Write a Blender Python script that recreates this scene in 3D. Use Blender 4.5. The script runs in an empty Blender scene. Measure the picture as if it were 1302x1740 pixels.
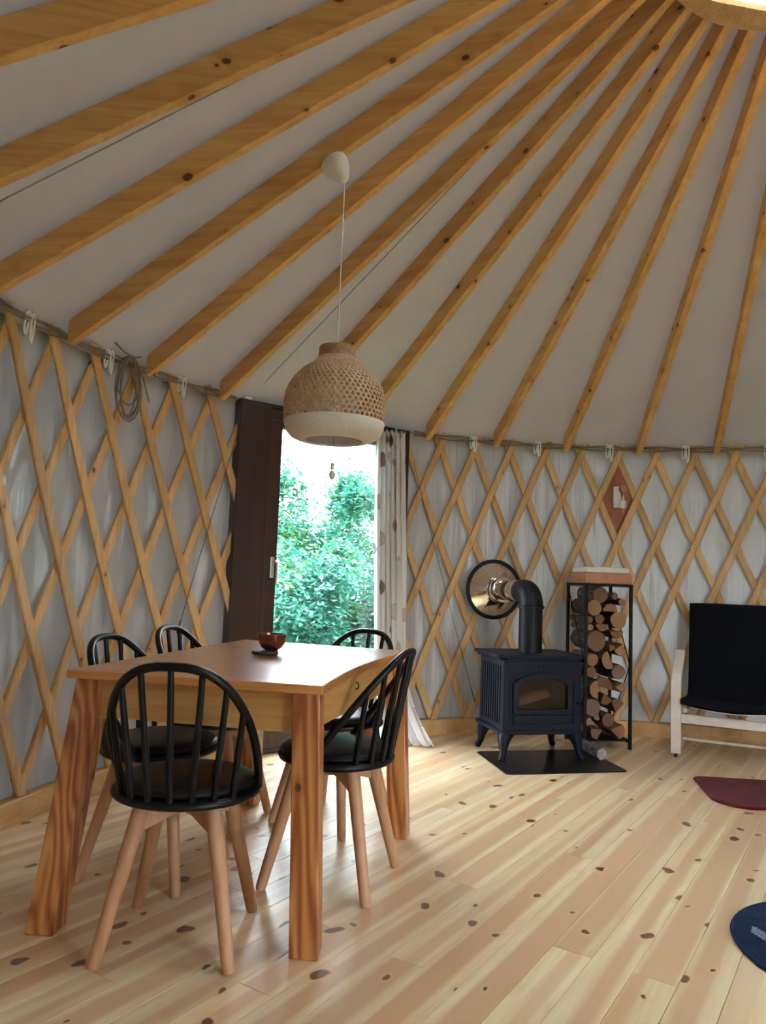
import bpy, bmesh, math, random
from mathutils import Vector, Matrix, noise
random.seed(7)
pi = math.pi
R_ = math.radians
sc = bpy.context.scene
col = sc.collection

# ---------------------------------------------------------------- camera, sky, exposure
PITCH, ROLL, FPX, HC = 0.0876764, 0.0367767, 1272.997, 1.1
cam_d = bpy.data.cameras.new('camera')
cam_d.sensor_fit = 'HORIZONTAL'
cam_d.sensor_width = 36.0
cam_d.lens = FPX / 1302 * 36.0
cam_d.clip_start = 0.02
cam = bpy.data.objects.new('camera', cam_d)
col.objects.link(cam)
F = Vector((0, math.cos(PITCH), math.sin(PITCH)))
U = Vector((0, -math.sin(PITCH), math.cos(PITCH)))
X = Vector((1, 0, 0))
right = X * math.cos(ROLL) + U * math.sin(ROLL)
up = X * -math.sin(ROLL) + U * math.cos(ROLL)
cam.matrix_world = Matrix(((right.x, up.x, -F.x, 0), (right.y, up.y, -F.y, 0), (right.z, up.z, -F.z, HC), (0, 0, 0, 1)))
sc.camera = cam

world = bpy.data.worlds.new('overcast_sky')
sc.world = world
world.use_nodes = True
bg = world.node_tree.nodes['Background']
bg.inputs['Color'].default_value = (0.80, 0.90, 1.0, 1)
bg.inputs['Strength'].default_value = 15.0
sc.view_settings.view_transform = 'Standard'
sc.view_settings.look = 'None'
sc.view_settings.exposure = 0.26
sc.view_settings.gamma = 1.0
sc.view_settings.use_curve_mapping = False
sc.cycles.use_denoising = True
sc.cycles.max_bounces = 6
sc.cycles.diffuse_bounces = 4
sc.cycles.glossy_bounces = 3
sc.cycles.caustics_reflective = False
sc.cycles.caustics_refractive = False
sc.cycles.use_adaptive_sampling = True
sc.cycles.adaptive_threshold = 0.2
sc.cycles.adaptive_min_samples = 16
sc.cycles.transparent_max_bounces = 16
sc.cycles.sample_clamp_indirect = 6.0

# ---------------------------------------------------------------- yurt measures
CX, CY = 1.59934, 2.47452
RW = 3.2745                      # canvas wall radius
RT, HT = 3.1796, 2.1064          # lower tip of a rafter (underside)
RR, HR = 0.645, 3.6035           # upper end of a rafter (underside)
TH0 = -74.385                    # degrees, first rafter left of the door
SL = (HR - HT) / (RT - RR)
ze = lambda r: HT + (RT - r) * SL
def pol(th, r, z=0.0):
    t = R_(th)
    return Vector((CX + r * math.sin(t), CY + r * math.cos(t), z))
def lpol(th, r, z=0.0):
    t = R_(th)
    return Vector((r * math.sin(t), r * math.cos(t), z))

# ---------------------------------------------------------------- material helpers
def lin(*c):
    return tuple((v / 12.92 if v <= .04045 else ((v + .055) / 1.055) ** 2.4) for v in [x / 255 for x in c]) + (1,)

class NT:
    def __init__(s, name):
        s.m = bpy.data.materials.new(name)
        s.m.use_nodes = True
        s.t = s.m.node_tree
        s.t.nodes.clear()
        s.out = s.n('ShaderNodeOutputMaterial')
    def n(s, typ, **kw):
        nd = s.t.nodes.new(typ)
        for k, v in kw.items():
            if k.startswith('i_'):
                key = k[2:].replace('_', ' ')
                tgt = nd.inputs[key] if key in nd.inputs else nd.inputs[int(k[2:])]
                s.set(tgt, v)
            else:
                setattr(nd, k, v)
        return nd
    def set(s, sock, v):
        if isinstance(v, bpy.types.NodeSocket):
            s.t.links.new(v, sock)
        elif isinstance(v, bpy.types.Node):
            s.t.links.new(v.outputs[0], sock)
        else:
            sock.default_value = v
    def math(s, op, a, b=None, c=None, clamp=False):
        nd = s.t.nodes.new('ShaderNodeMath'); nd.operation = op; nd.use_clamp = clamp
        s.set(nd.inputs[0], a)
        if b is not None: s.set(nd.inputs[1], b)
        if c is not None: s.set(nd.inputs[2], c)
        return nd.outputs[0]
    def mix(s, fac, a, b, mode='MIX'):
        nd = s.t.nodes.new('ShaderNodeMix'); nd.data_type = 'RGBA'; nd.blend_type = mode
        s.set(nd.inputs[0], fac); s.set(nd.inputs[6], a); s.set(nd.inputs[7], b)
        return nd.outputs[2]
    def ramp(s, fac, stops):
        nd = s.t.nodes.new('ShaderNodeValToRGB')
        el = nd.color_ramp.elements
        while len(el) < len(stops): el.new(0.5)
        for e, (p, c) in zip(el, stops):
            e.position = p
            e.color = c if isinstance(c, tuple) else (c, c, c, 1)
        s.set(nd.inputs[0], fac)
        return nd.outputs[0]
    def vec(s, v, scale=(1, 1, 1), loc=(0, 0, 0)):
        nd = s.t.nodes.new('ShaderNodeMapping')
        s.set(nd.inputs[0], v); nd.inputs[3].default_value = scale
        s.set(nd.inputs[1], loc)
        return nd.outputs[0]
    def principled(s, **kw):
        p = s.n('ShaderNodeBsdfPrincipled')
        for k, v in kw.items():
            s.set(p.inputs[k.replace('_', ' ')], v)
        s.t.links.new(p.outputs[0], s.out.inputs[0])
        return p
    def bump(s, h, strength=.2, dist=.01):
        nd = s.n('ShaderNodeBump'); nd.inputs['Strength'].default_value = strength; nd.inputs['Distance'].default_value = dist
        s.set(nd.inputs['Height'], h)
        return nd.outputs[0]

def plain(name, c, rough=.5, metal=0.0, coat=0.0, nscale=30, namt=.12, bump=.05, spec=.5):
    t = NT(name)
    co = t.n('ShaderNodeTexCoord').outputs['Object']
    nz = t.n('ShaderNodeTexNoise', i_Vector=co, i_Scale=nscale, i_Detail=3.0)
    dark = tuple(x * (1 - namt) for x in c[:3]) + (1,)
    lite = tuple(min(1, x * (1 + namt)) for x in c[:3]) + (1,)
    t.principled(Base_Color=t.ramp(nz.outputs[0], [(.35, dark), (.65, lite)]), Roughness=rough, Metallic=metal, Coat_Weight=coat,
                 Specular_IOR_Level=spec, Normal=t.bump(nz.outputs[0], bump, .002))
    return t.m

def wood(name, light, dark, knot, axis='Y', rough=.55, coat=0.0, knots=True, kscale=6.0, kr=.09, kcull=.5, grain=14.0, gmix=.55, tone=.22, rings=0.0, band=None, coat_rough=.1, flat=False):
    """Sawn softwood: long grain along one local axis, knots, every piece its own tone."""
    t = NT(name)
    co = t.n('ShaderNodeTexCoord').outputs['Object']
    rnd = t.n('ShaderNodeObjectInfo').outputs['Random']
    off = t.n('ShaderNodeCombineXYZ', i_X=t.math('MULTIPLY', rnd, 37.0), i_Y=t.math('MULTIPLY', rnd, 91.0), i_Z=t.math('MULTIPLY', rnd, 53.0)).outputs[0]
    add = t.n('ShaderNodeVectorMath', operation='ADD'); t.set(add.inputs[0], co); t.set(add.inputs[1], off)
    v = add.outputs[0]
    sl = {'X': (.06, 1, 1), 'Y': (1, .06, 1), 'Z': (1, 1, .06)}[axis]
    # knots bend the grain
    ks = {'X': (.7, 1, 1), 'Y': (1, .7, 1), 'Z': (1, 1, .7)}[axis]
    vk = v
    if flat:
        dn = t.n('ShaderNodeTexNoise', i_Vector=v, i_Scale=16.0, i_Detail=0.0)
        da = t.n('ShaderNodeVectorMath', operation='MULTIPLY_ADD', i_0=dn.outputs['Color'], i_1=(.05, .02, 0), i_2=v); vk = da.outputs[0]
    vor = t.n('ShaderNodeTexVoronoi', voronoi_dimensions='2D' if flat else '3D', i_Vector=t.vec(vk, ks), i_Scale=kscale)
    kd = vor.outputs['Distance']
    cull = t.math('GREATER_THAN', t.n('ShaderNodeSeparateColor', i_Color=vor.outputs['Color']).outputs[0], kcull)
    szv = t.n('ShaderNodeSeparateColor', i_Color=vor.outputs['Color']).outputs[1]
    rad = t.math('MULTIPLY_ADD', szv, kr * .8, kr * .35)
    nz0 = t.n('ShaderNodeTexNoise', i_Vector=v, i_Scale=30.0, i_Detail=0.0)
    kdn = t.math('ADD', kd, t.math('MULTIPLY', t.math('SUBTRACT', nz0.outputs[0], .5), kr * .5))
    core = t.math('MULTIPLY', t.math('SUBTRACT', 1.0, t.n('ShaderNodeMapRange', i_0=kdn, i_1=t.math('MULTIPLY', rad, .75), i_2=rad).outputs[0]), cull)
    halo = t.math('MULTIPLY', t.math('SUBTRACT', 1.0, t.n('ShaderNodeMapRange', i_0=kdn, i_1=rad, i_2=t.math('MULTIPLY', rad, 2.6)).outputs[0]), cull)
    gv = t.vec(v, sl)
    wv = t.n('ShaderNodeTexNoise', i_Vector=gv, i_Scale=grain, i_Detail=2.5, i_Roughness=.6, i_Distortion=.6)
    fine = t.n('ShaderNodeTexNoise', i_Vector=gv, i_Scale=grain * 7, i_Detail=0.0)
    g = t.math('ADD', t.math('MULTIPLY', wv.outputs[0], .75), t.math('MULTIPLY', fine.outputs[0], .25))
    g = t.math('ADD', g, t.math('MULTIPLY', halo, .12))
    if rings:
        wr = t.n('ShaderNodeTexWave', wave_type='BANDS', bands_direction='DIAGONAL', i_Vector=gv, i_Scale=15.0, i_Distortion=14.0, i_Detail=1.0, i_Detail_Scale=.9)
        g = t.math('ADD', t.math('MULTIPLY', g, 1 - rings), t.math('MULTIPLY', wr.outputs[0], rings))
    c = t.ramp(g, [(.5 - .28 * gmix - .05, light), (.5 + .22 * gmix + .05, dark)])
    if band:
        sep = t.n('ShaderNodeSeparateXYZ', i_Vector=co)
        acr = sep.outputs[{'X': 1, 'Y': 0, 'Z': 0}[axis]]
        bn = t.n('ShaderNodeTexNoise', i_Vector=t.vec(v, sl), i_Scale=5.0, i_Detail=1.0)
        sh = t.math('ADD', acr, t.math('MULTIPLY', t.math('SUBTRACT', bn.outputs[0], .5), .07))
        sh = t.math('ADD', sh, t.math('MULTIPLY', t.math('SUBTRACT', t.math('FRACT', t.math('MULTIPLY', rnd, 17.3)), .5), .06))
        bw = t.math('MULTIPLY_ADD', t.math('FRACT', t.math('MULTIPLY', rnd, 7.7)), .032, .018)
        hw = t.math('SUBTRACT', 1.0, t.n('ShaderNodeMapRange', i_0=t.math('ABSOLUTE', sh), i_1=t.math('SUBTRACT', bw, .008), i_2=t.math('ADD', bw, .008)).outputs[0])
        amt = t.math('MULTIPLY', hw, t.math('MULTIPLY_ADD', t.math('FRACT', t.math('MULTIPLY', rnd, 29.1)), .45, .42))
        c = t.mix(amt, c, t.mix(t.math('MULTIPLY', g, .5), band, dark))
    tn = t.math('MULTIPLY_ADD', rnd, tone * 2, 1 - tone)
    hs = t.n('ShaderNodeHueSaturation', i_Saturation=1.0, i_Value=tn, i_Color=c)
    c = hs.outputs[0]
    if knots:
        c = t.mix(t.math('MULTIPLY', halo, .45), c, dark)
        c = t.mix(t.math('MULTIPLY', core, .9), c, knot)
    t.principled(Base_Color=c, Roughness=rough, Coat_Weight=coat, Coat_Roughness=coat_rough, Normal=t.bump(g, .12, .002))
    return t.m

M = {}
M['rafter'] = wood('rafter_pine', lin(236, 188, 120), lin(210, 150, 84), lin(84, 44, 20), 'Y', .55, kscale=12.0, kr=.17, kcull=.45, tone=.10)
M['slat'] = wood('lattice_pine', lin(222, 184, 130), lin(196, 148, 92), lin(96, 56, 28), 'Z', .6, kscale=13.0, kr=.12, kcull=.6, tone=.12)
M['floor'] = wood('floor_pine', lin(250, 235, 196), lin(234, 202, 152), lin(92, 34, 16), 'Y', .38, coat=.6, coat_rough=.28, kscale=4.6, kr=.095, kcull=.15, tone=.09, band=lin(208, 154, 112), gmix=.5, flat=True)
M['table'] = wood('table_pine', lin(212, 148, 86), lin(150, 76, 32), lin(60, 28, 14), 'Z', .35, coat=.4, kscale=9.0, kr=.12, kcull=.6, grain=11.0, gmix=.9, tone=.05, rings=.45)
M['tabletop'] = wood('tabletop_pine', lin(216, 150, 78), lin(176, 104, 42), lin(80, 42, 20), 'X', .30, coat=1.0, kscale=4.5, kr=.06, kcull=.55, tone=.03, gmix=.8, coat_rough=.22)
M['apron'] = wood('apron_pine', lin(218, 172, 104), lin(188, 132, 68), lin(110, 62, 30), 'X', .4, coat=.3, kscale=4.5, kr=.06, kcull=.6, tone=.05)
M['beech'] = wood('beech', lin(206, 160, 122), lin(184, 134, 96), lin(150, 100, 66), 'Z', .5, knots=False, tone=.05)
M['base'] = wood('baseboard_pine', lin(222, 184, 122), lin(200, 150, 88), lin(130, 80, 40), 'Y', .5, kscale=4.0, kr=.06, kcull=.6, tone=.04)
M['darkwood'] = wood('dark_stained_wood', lin(70, 42, 30), lin(48, 27, 20), lin(30, 18, 14), 'Z', .38, knots=False, tone=.05, grain=10)
M['plaque'] = wood('stained_plywood', lin(168, 100, 62), lin(140, 74, 40), lin(90, 40, 20), 'Z', .5, knots=False, tone=.02, grain=8)
M['boxwood'] = wood('box_veneer', lin(196, 140, 104), lin(176, 116, 80), lin(120, 70, 40), 'Z', .5, knots=False, tone=.02)
M['white_birch'] = plain('white_stained_birch', lin(230, 220, 208), .5, namt=.04)
M['black'] = plain('black_plastic', lin(8, 9, 12), .38, namt=.1, bump=.02, spec=.3)
M['cushion'] = plain('black_leatherette', lin(9, 12, 17), .36, nscale=90, namt=.2, bump=.1, spec=.5)
M['armcloth'] = plain('black_cotton', lin(9, 11, 19), .9, nscale=160, namt=.25, bump=.25, spec=.2)
M['iron'] = plain('stove_cast_iron', lin(11, 20, 36), .5, nscale=140, namt=.15, bump=.12, spec=.25)
M['pipe'] = plain('flue_black_steel', lin(12, 14, 20), .5, nscale=120, namt=.12, bump=.05, spec=.3)
M['soot'] = plain('sooty_firebrick', lin(40, 34, 30), .9)
M['chrome'] = plain('polished_steel', (.82, .8, .78, 1), .12, metal=1.0, namt=.02, bump=.0)
M['steel'] = plain('brushed_steel', (.62, .61, .60, 1), .3, metal=1.0, namt=.04)
M['rackmetal'] = plain('black_powder_coat', lin(9, 9, 10), .5, namt=.1, spec=.25)
M['mat'] = plain('black_glass_plate', lin(18, 17, 20), .3, namt=.1, bump=.01)
M['white'] = plain('white_plastic', lin(226, 224, 222), .4, namt=.02, bump=.01)
M['cordwhite'] = plain('white_cotton_cord', lin(240, 240, 238), .8, nscale=200, namt=.08)
M['cablegrey'] = plain('grey_cable', lin(134, 120, 106), .6, namt=.1)
M['wire'] = plain('steel_wire', lin(70, 72, 78), .4, metal=.4, namt=.05)
M['bamboo'] = plain('woven_bamboo', lin(204, 168, 134), .6, nscale=60, namt=.16)
M['bamboo_dark'] = plain('bamboo_rim', lin(164, 124, 88), .6, nscale=70, namt=.2)
M['shadewhite'] = plain('white_washed_bamboo', lin(218, 210, 204), .7, nscale=80, namt=.05)
M['copper'] = plain('hammered_copper', lin(124, 86, 68), .24, metal=.85, nscale=45, namt=.3, bump=.2)
M['slate'] = plain('slate_coaster', lin(62, 50, 54), .6, nscale=80)
M['lid'] = plain('white_lid', lin(226, 222, 214), .6, namt=.03)
M['birchbark'] = plain('birch_bark', lin(120, 116, 116), .85, nscale=40, namt=.45, bump=.4)
M['birchend'] = plain('birch_end_grain', lin(168, 160, 156), .85, nscale=50, namt=.2)
M['rubber'] = plain('black_rubber', lin(20, 20, 20), .7)

def canvas(name, c, trans, tcol, streak=(1.6, 1.6, .12), bump=.9, sheen=.12):
    t = NT(name)
    co = t.n('ShaderNodeTexCoord').outputs['Object']
    n1 = t.n('ShaderNodeTexNoise', i_Vector=t.vec(co, streak), i_Scale=5.0, i_Detail=4.0)
    n2 = t.n('ShaderNodeTexNoise', i_Vector=co, i_Scale=700.0, i_Detail=1.0)
    h = t.math('ADD', n1.outputs[0], t.math('MULTIPLY', n2.outputs[0], .02))
    nrm = t.bump(h, bump, .03)
    cc = t.ramp(n1.outputs[0], [(.3, tuple(x * .95 for x in c[:3]) + (1,)), (.7, c)])
    d = t.n('ShaderNodeBsdfDiffuse', i_Color=cc, i_Normal=nrm)
    tr = t.n('ShaderNodeBsdfTranslucent', i_Color=tcol, i_Normal=nrm)
    mx = t.n('ShaderNodeMixShader', i_0=trans, i_1=d.outputs[0], i_2=tr.outputs[0])
    gl = t.n('ShaderNodeBsdfGlossy', i_Color=(1, 1, 1, 1), i_Roughness=.3, i_Normal=nrm)
    m2 = t.n('ShaderNodeMixShader', i_0=sheen, i_1=mx.outputs[0], i_2=gl.outputs[0])
    t.t.links.new(m2.outputs[0], t.out.inputs[0])
    return t.m
M['canvas_wall'] = canvas('cotton_canvas_wall', lin(166, 155, 141), .010, (.8, .84, .9, 1))
M['canvas_roof'] = canvas('cotton_canvas_roof', lin(184, 170, 150), .006, (.8, .82, .86, 1), (1, 1, 1), .25, .0)

def glass(name, tint=(1, 1, 1, 1), gl=.05, rough=.0):
    t = NT(name)
    co = t.n('ShaderNodeTexCoord').outputs['Object']
    nz = t.n('ShaderNodeTexNoise', i_Vector=co, i_Scale=2.0)
    tr = t.n('ShaderNodeBsdfTransparent', i_Color=t.mix(t.math('MULTIPLY', nz.outputs[0], .02), tint, (.9, .95, .95, 1)))
    g = t.n('ShaderNodeBsdfGlossy', i_Color=(1, 1, 1, 1), i_Roughness=rough)
    mx = t.n('ShaderNodeMixShader', i_0=gl, i_1=tr.outputs[0], i_2=g.outputs[0])
    t.t.links.new(mx.outputs[0], t.out.inputs[0])
    return t.m
M['glass'] = glass('window_glass')
M['stoveglass'] = glass('smoked_stove_glass', (.82, .76, .7, 1), .04, .05)
M['bulbglass'] = glass('clear_bulb_glass', (1, .92, .75, 1), .15)

def curtain_mat():
    t = NT('printed_curtain_cotton')
    co = t.n('ShaderNodeTexCoord').outputs['UV']
    vor = t.n('ShaderNodeTexVoronoi', i_Vector=co, i_Scale=7.0, i_Randomness=.75)
    disc = t.math('LESS_THAN', vor.outputs['Distance'], .33)
    ring = t.math('LESS_THAN', t.math('ABSOLUTE', t.math('SUBTRACT', vor.outputs['Distance'], .33)), .03)
    r = t.n('ShaderNodeSeparateColor', i_Color=vor.outputs['Color']).outputs[0]
    cc = t.ramp(r, [(.0, lin(196, 170, 148)), (.2, lin(226, 214, 200)), (.38, lin(168, 144, 132)), (.52, lin(104, 86, 84)), (.66, lin(206, 192, 180)), (.8, lin(160, 70, 88)), (.92, lin(100, 50, 66))])
    cc.node.color_ramp.interpolation = 'CONSTANT'
    base = lin(244, 242, 240)
    c = t.mix(t.math('MULTIPLY', disc, .85), base, cc)
    c = t.mix(t.math('MULTIPLY', ring, .35), c, lin(150, 130, 120))
    d = t.n('ShaderNodeBsdfDiffuse', i_Color=c)
    tr = t.n('ShaderNodeBsdfTranslucent', i_Color=c)
    mx = t.n('ShaderNodeMixShader', i_0=.35, i_1=d.outputs[0], i_2=tr.outputs[0])
    t.t.links.new(mx.outputs[0], t.out.inputs[0])
    return t.m
M['curtain'] = curtain_mat()

def leaf_mat(name, a, b):
    t = NT(name)
    nz = t.n('ShaderNodeTexNoise', i_Vector=t.n('ShaderNodeTexCoord').outputs['Object'], i_Scale=1.7, i_Detail=3.0)
    c = t.ramp(nz.outputs[0], [(.35, a), (.65, b)])
    d = t.n('ShaderNodeBsdfDiffuse', i_Color=c)
    tr = t.n('ShaderNodeBsdfTranslucent', i_Color=c)
    g = t.n('ShaderNodeBsdfGlossy', i_Color=(1, 1, 1, 1), i_Roughness=.35)
    mx = t.n('ShaderNodeMixShader', i_0=.4, i_1=d.outputs[0], i_2=tr.outputs[0])
    m2 = t.n('ShaderNodeMixShader', i_0=.06, i_1=mx.outputs[0], i_2=g.outputs[0])
    t.t.links.new(m2.outputs[0], t.out.inputs[0])
    return t.m
M['leaf_a'] = leaf_mat('leaf_blue_green', lin(40, 116, 98), lin(74, 152, 130))
M['leaf_b'] = leaf_mat('leaf_yellow_green', lin(62, 128, 72), lin(110, 160, 90))
M['stem'] = plain('shrub_bark', lin(120, 112, 100), .9)
M['grass'] = plain('meadow_grass', lin(58, 96, 50), .95, nscale=8, namt=.3)

def log_mats():
    t = NT('log_bark')
    co = t.n('ShaderNodeTexCoord').outputs['Object']
    rnd = t.n('ShaderNodeObjectInfo').outputs['Random']
    nz = t.n('ShaderNodeTexNoise', i_Vector=t.vec(co, (1, .25, 1)), i_Scale=60.0, i_Detail=4.0)
    c = t.mix(rnd, t.ramp(nz.outputs[0], [(.35, lin(44, 36, 32)), (.7, lin(104, 92, 84))]), t.ramp(nz.outputs[0], [(.35, lin(62, 54, 50)), (.7, lin(132, 122, 114))]))
    t.principled(Base_Color=c, Roughness=.9, Normal=t.bump(nz.outputs[0], .6, .006))
    b = t.m
    t = NT('log_cut_face')
    co = t.n('ShaderNodeTexCoord').outputs['Object']
    rnd = t.n('ShaderNodeObjectInfo').outputs['Random']
    d = t.n('ShaderNodeVectorMath', operation='LENGTH', i_0=t.vec(co, (1, 0, 1))).outputs['Value']
    nz = t.n('ShaderNodeTexNoise', i_Vector=co, i_Scale=38.0, i_Detail=3.0)
    rg = t.math('SINE', t.math('ADD', t.math('MULTIPLY', d, 900.0), t.math('MULTIPLY', nz.outputs[0], 9.0)))
    base = t.ramp(rnd, [(.0, lin(112, 84, 62)), (.25, lin(176, 134, 92)), (.5, lin(160, 112, 70)), (.7, lin(108, 78, 60)), (1., lin(150, 128, 108))])
    c = t.mix(t.math('MULTIPLY_ADD', rg, .1, .12), base, lin(110, 74, 46))
    c = t.mix(t.math('MULTIPLY', nz.outputs[0], .35), c, lin(120, 90, 66))
    t.principled(Base_Color=c, Roughness=.85, Normal=t.bump(nz.outputs[0], .3, .003))
    return b, t.m
M['bark'], M['cut'] = log_mats()

def rug_mat(name, a, b, s):
    t = NT(name)
    co = t.n('ShaderNodeTexCoord').outputs['Object']
    nz = t.n('ShaderNodeTexNoise', i_Vector=co, i_Scale=s, i_Detail=5.0)
    n2 = t.n('ShaderNodeTexNoise', i_Vector=co, i_Scale=s * 14, i_Detail=2.0)
    t.principled(Base_Color=t.ramp(nz.outputs[0], [(.3, a), (.7, b)]), Roughness=.95, Specular_IOR_Level=.1,
                 Sheen_Weight=.05, Normal=t.bump(n2.outputs[0], .5, .006))
    return t.m
M['redrug'] = rug_mat('burgundy_wool', lin(74, 14, 20), lin(104, 28, 34), 9)
M['bluerug'] = rug_mat('blue_wool', lin(8, 26, 52), lin(18, 44, 76), 25)
M['stitch'] = plain('pale_stitching', lin(170, 190, 208), .9)

# ---------------------------------------------------------------- mesh helpers
class MB:
    def __init__(s):
        s.v, s.f, s.mi, s.uv = [], [], [], None
    def add(s, verts, faces, mi=0):
        o = len(s.v)
        s.v += [Vector(p) for p in verts]
        s.f += [tuple(i + o for i in f) for f in faces]
        s.mi += [mi] * len(faces)
        return s
    def hexa(s, b, t, mi=0):
        """solid between a bottom loop and a top loop of equal length"""
        n = len(b)
        f = [tuple(reversed(range(n))), tuple(range(n, 2 * n))]
        f += [(i, (i + 1) % n, (i + 1) % n + n, i + n) for i in range(n)]
        return s.add(list(b) + list(t), f, mi)
    def box(s, c, d, mat=None, mi=0):
        x, y, z = d[0] / 2, d[1] / 2, d[2] / 2
        b = [Vector(p) for p in ((-x, -y, -z), (x, -y, -z), (x, y, -z), (-x, y, -z))]
        t = [Vector(p) for p in ((-x, -y, z), (x, -y, z), (x, y, z), (-x, y, z))]
        c = Vector(c)
        if mat is not None:
            b = [mat @ p for p in b]; t = [mat @ p for p in t]
        return s.hexa([c + p for p in b], [c + p for p in t], mi)
    def tube(s, path, r, n=8, caps=True, closed=False, flat=1.0, mi=0):
        path = [Vector(p) for p in path]
        m = len(path)
        rs = r if isinstance(r, (list, tuple)) else [r] * m
        o = len(s.v)
        pn = None
        for i, p in enumerate(path):
            a = path[(i - 1) % m] if (closed or i > 0) else p
            b = path[(i + 1) % m] if (closed or i < m - 1) else p
            d = (b - a).normalized()
            if pn is None:
                ref = Vector((0, 0, 1)) if abs(d.z) < .9 else Vector((1, 0, 0))
                pn = (ref - d * ref.dot(d)).normalized()
            else:
                pn = (pn - d * pn.dot(d))
                pn = pn.normalized() if pn.length > 1e-6 else d.orthogonal().normalized()
            bn = d.cross(pn)
            for k in range(n):
                t = 2 * pi * (k + .5) / n
                s.v.append(p + pn * (math.cos(t) * rs[i]) + bn * (math.sin(t) * rs[i] * flat))
        rng = range(m if closed else m - 1)
        for i in rng:
            j = (i + 1) % m
            for k in range(n):
                k2 = (k + 1) % n
                s.f.append((o + i * n + k, o + i * n + k2, o + j * n + k2, o + j * n + k)); s.mi.append(mi)
        if caps and not closed:
            s.f.append(tuple(o + k for k in reversed(range(n)))); s.mi.append(mi)
            s.f.append(tuple(o + (m - 1) * n + k for k in range(n))); s.mi.append(mi)
        return s
    def lathe(s, prof, n=32, mat=None, cap0=False, cap1=False, mi=0, sx=1, sy=1):
        o = len(s.v)
        for r, z in prof:
            for k in range(n):
                t = 2 * pi * k / n
                p = Vector((r * math.cos(t) * sx, r * math.sin(t) * sy, z))
                s.v.append(mat @ p if mat is not None else p)
        for i in range(len(prof) - 1):
            for k in range(n):
                k2 = (k + 1) % n
                s.f.append((o + i * n + k, o + i * n + k2, o + (i + 1) * n + k2, o + (i + 1) * n + k)); s.mi.append(mi)
        if cap0: s.f.append(tuple(o + k for k in reversed(range(n)))); s.mi.append(mi)
        if cap1: s.f.append(tuple(o + (len(prof) - 1) * n + k for k in range(n))); s.mi.append(mi)
        return s
    def prism(s, pts, z0, z1, mi=0):
        return s.hexa([Vector((p[0], p[1], z0)) for p in pts], [Vector((p[0], p[1], z1)) for p in pts], mi)
    def mesh(s, name, mats, smooth=False, angle=None):
        me = bpy.data.meshes.new(name)
        me.from_pydata([tuple(p) for p in s.v], [], s.f)
        if not isinstance(mats, (list, tuple)): mats = [mats]
        for m in mats: me.materials.append(m)
        if len(mats) > 1:
            me.polygons.foreach_set('material_index', s.mi)
        bm = bmesh.new(); bm.from_mesh(me)
        bmesh.ops.recalc_face_normals(bm, faces=bm.faces)
        if smooth:
            for f in bm.faces: f.smooth = True
            for e in bm.edges:
                if len(e.link_faces) == 2 and e.calc_face_angle(0) > (angle or .7): e.smooth = False
        bm.to_mesh(me); bm.free()
        me.update()
        return me
    def build(s, name, mats, parent=None, smooth=False, bevel=0, angle=None, loc=None, rz=None):
        return link(name, s.mesh(name, mats, smooth, angle), parent, bevel, loc, rz)

def link(name, me, parent=None, bevel=0, loc=None, rz=None):
    o = bpy.data.objects.new(name, me)
    col.objects.link(o)
    if parent is not None: o.parent = parent
    if loc is not None: o.location = loc
    if rz is not None: o.rotation_euler = (0, 0, rz)
    if bevel:
        b = o.modifiers.new('bevel', 'BEVEL'); b.width = bevel; b.segments = 2; b.limit_method = 'ANGLE'; b.angle_limit = R_(40)
    return o

def tag(o, label, cat, group=None):
    o['label'] = label; o['category'] = cat
    if group: o['group'] = group
    return o
def struct(o):
    o['kind'] = 'structure'; return o
def thing(name, label, cat, loc=(0, 0, 0), rz=0.0, group=None):
    o = bpy.data.objects.new(name, None)
    o.empty_display_size = .1
    col.objects.link(o)
    o.location = loc; o.rotation_euler = (0, 0, rz)
    return tag(o, label, cat, group)
def copy_thing(root, loc, rz, label):
    r = root.copy(); col.objects.link(r); r.location = loc; r.rotation_euler = (0, 0, rz); r['label'] = label
    for ch in list(root.children):
        c = ch.copy(); col.objects.link(c); c.parent = r
        for g in list(ch.children):
            d = g.copy(); col.objects.link(d); d.parent = c
    return r

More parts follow.
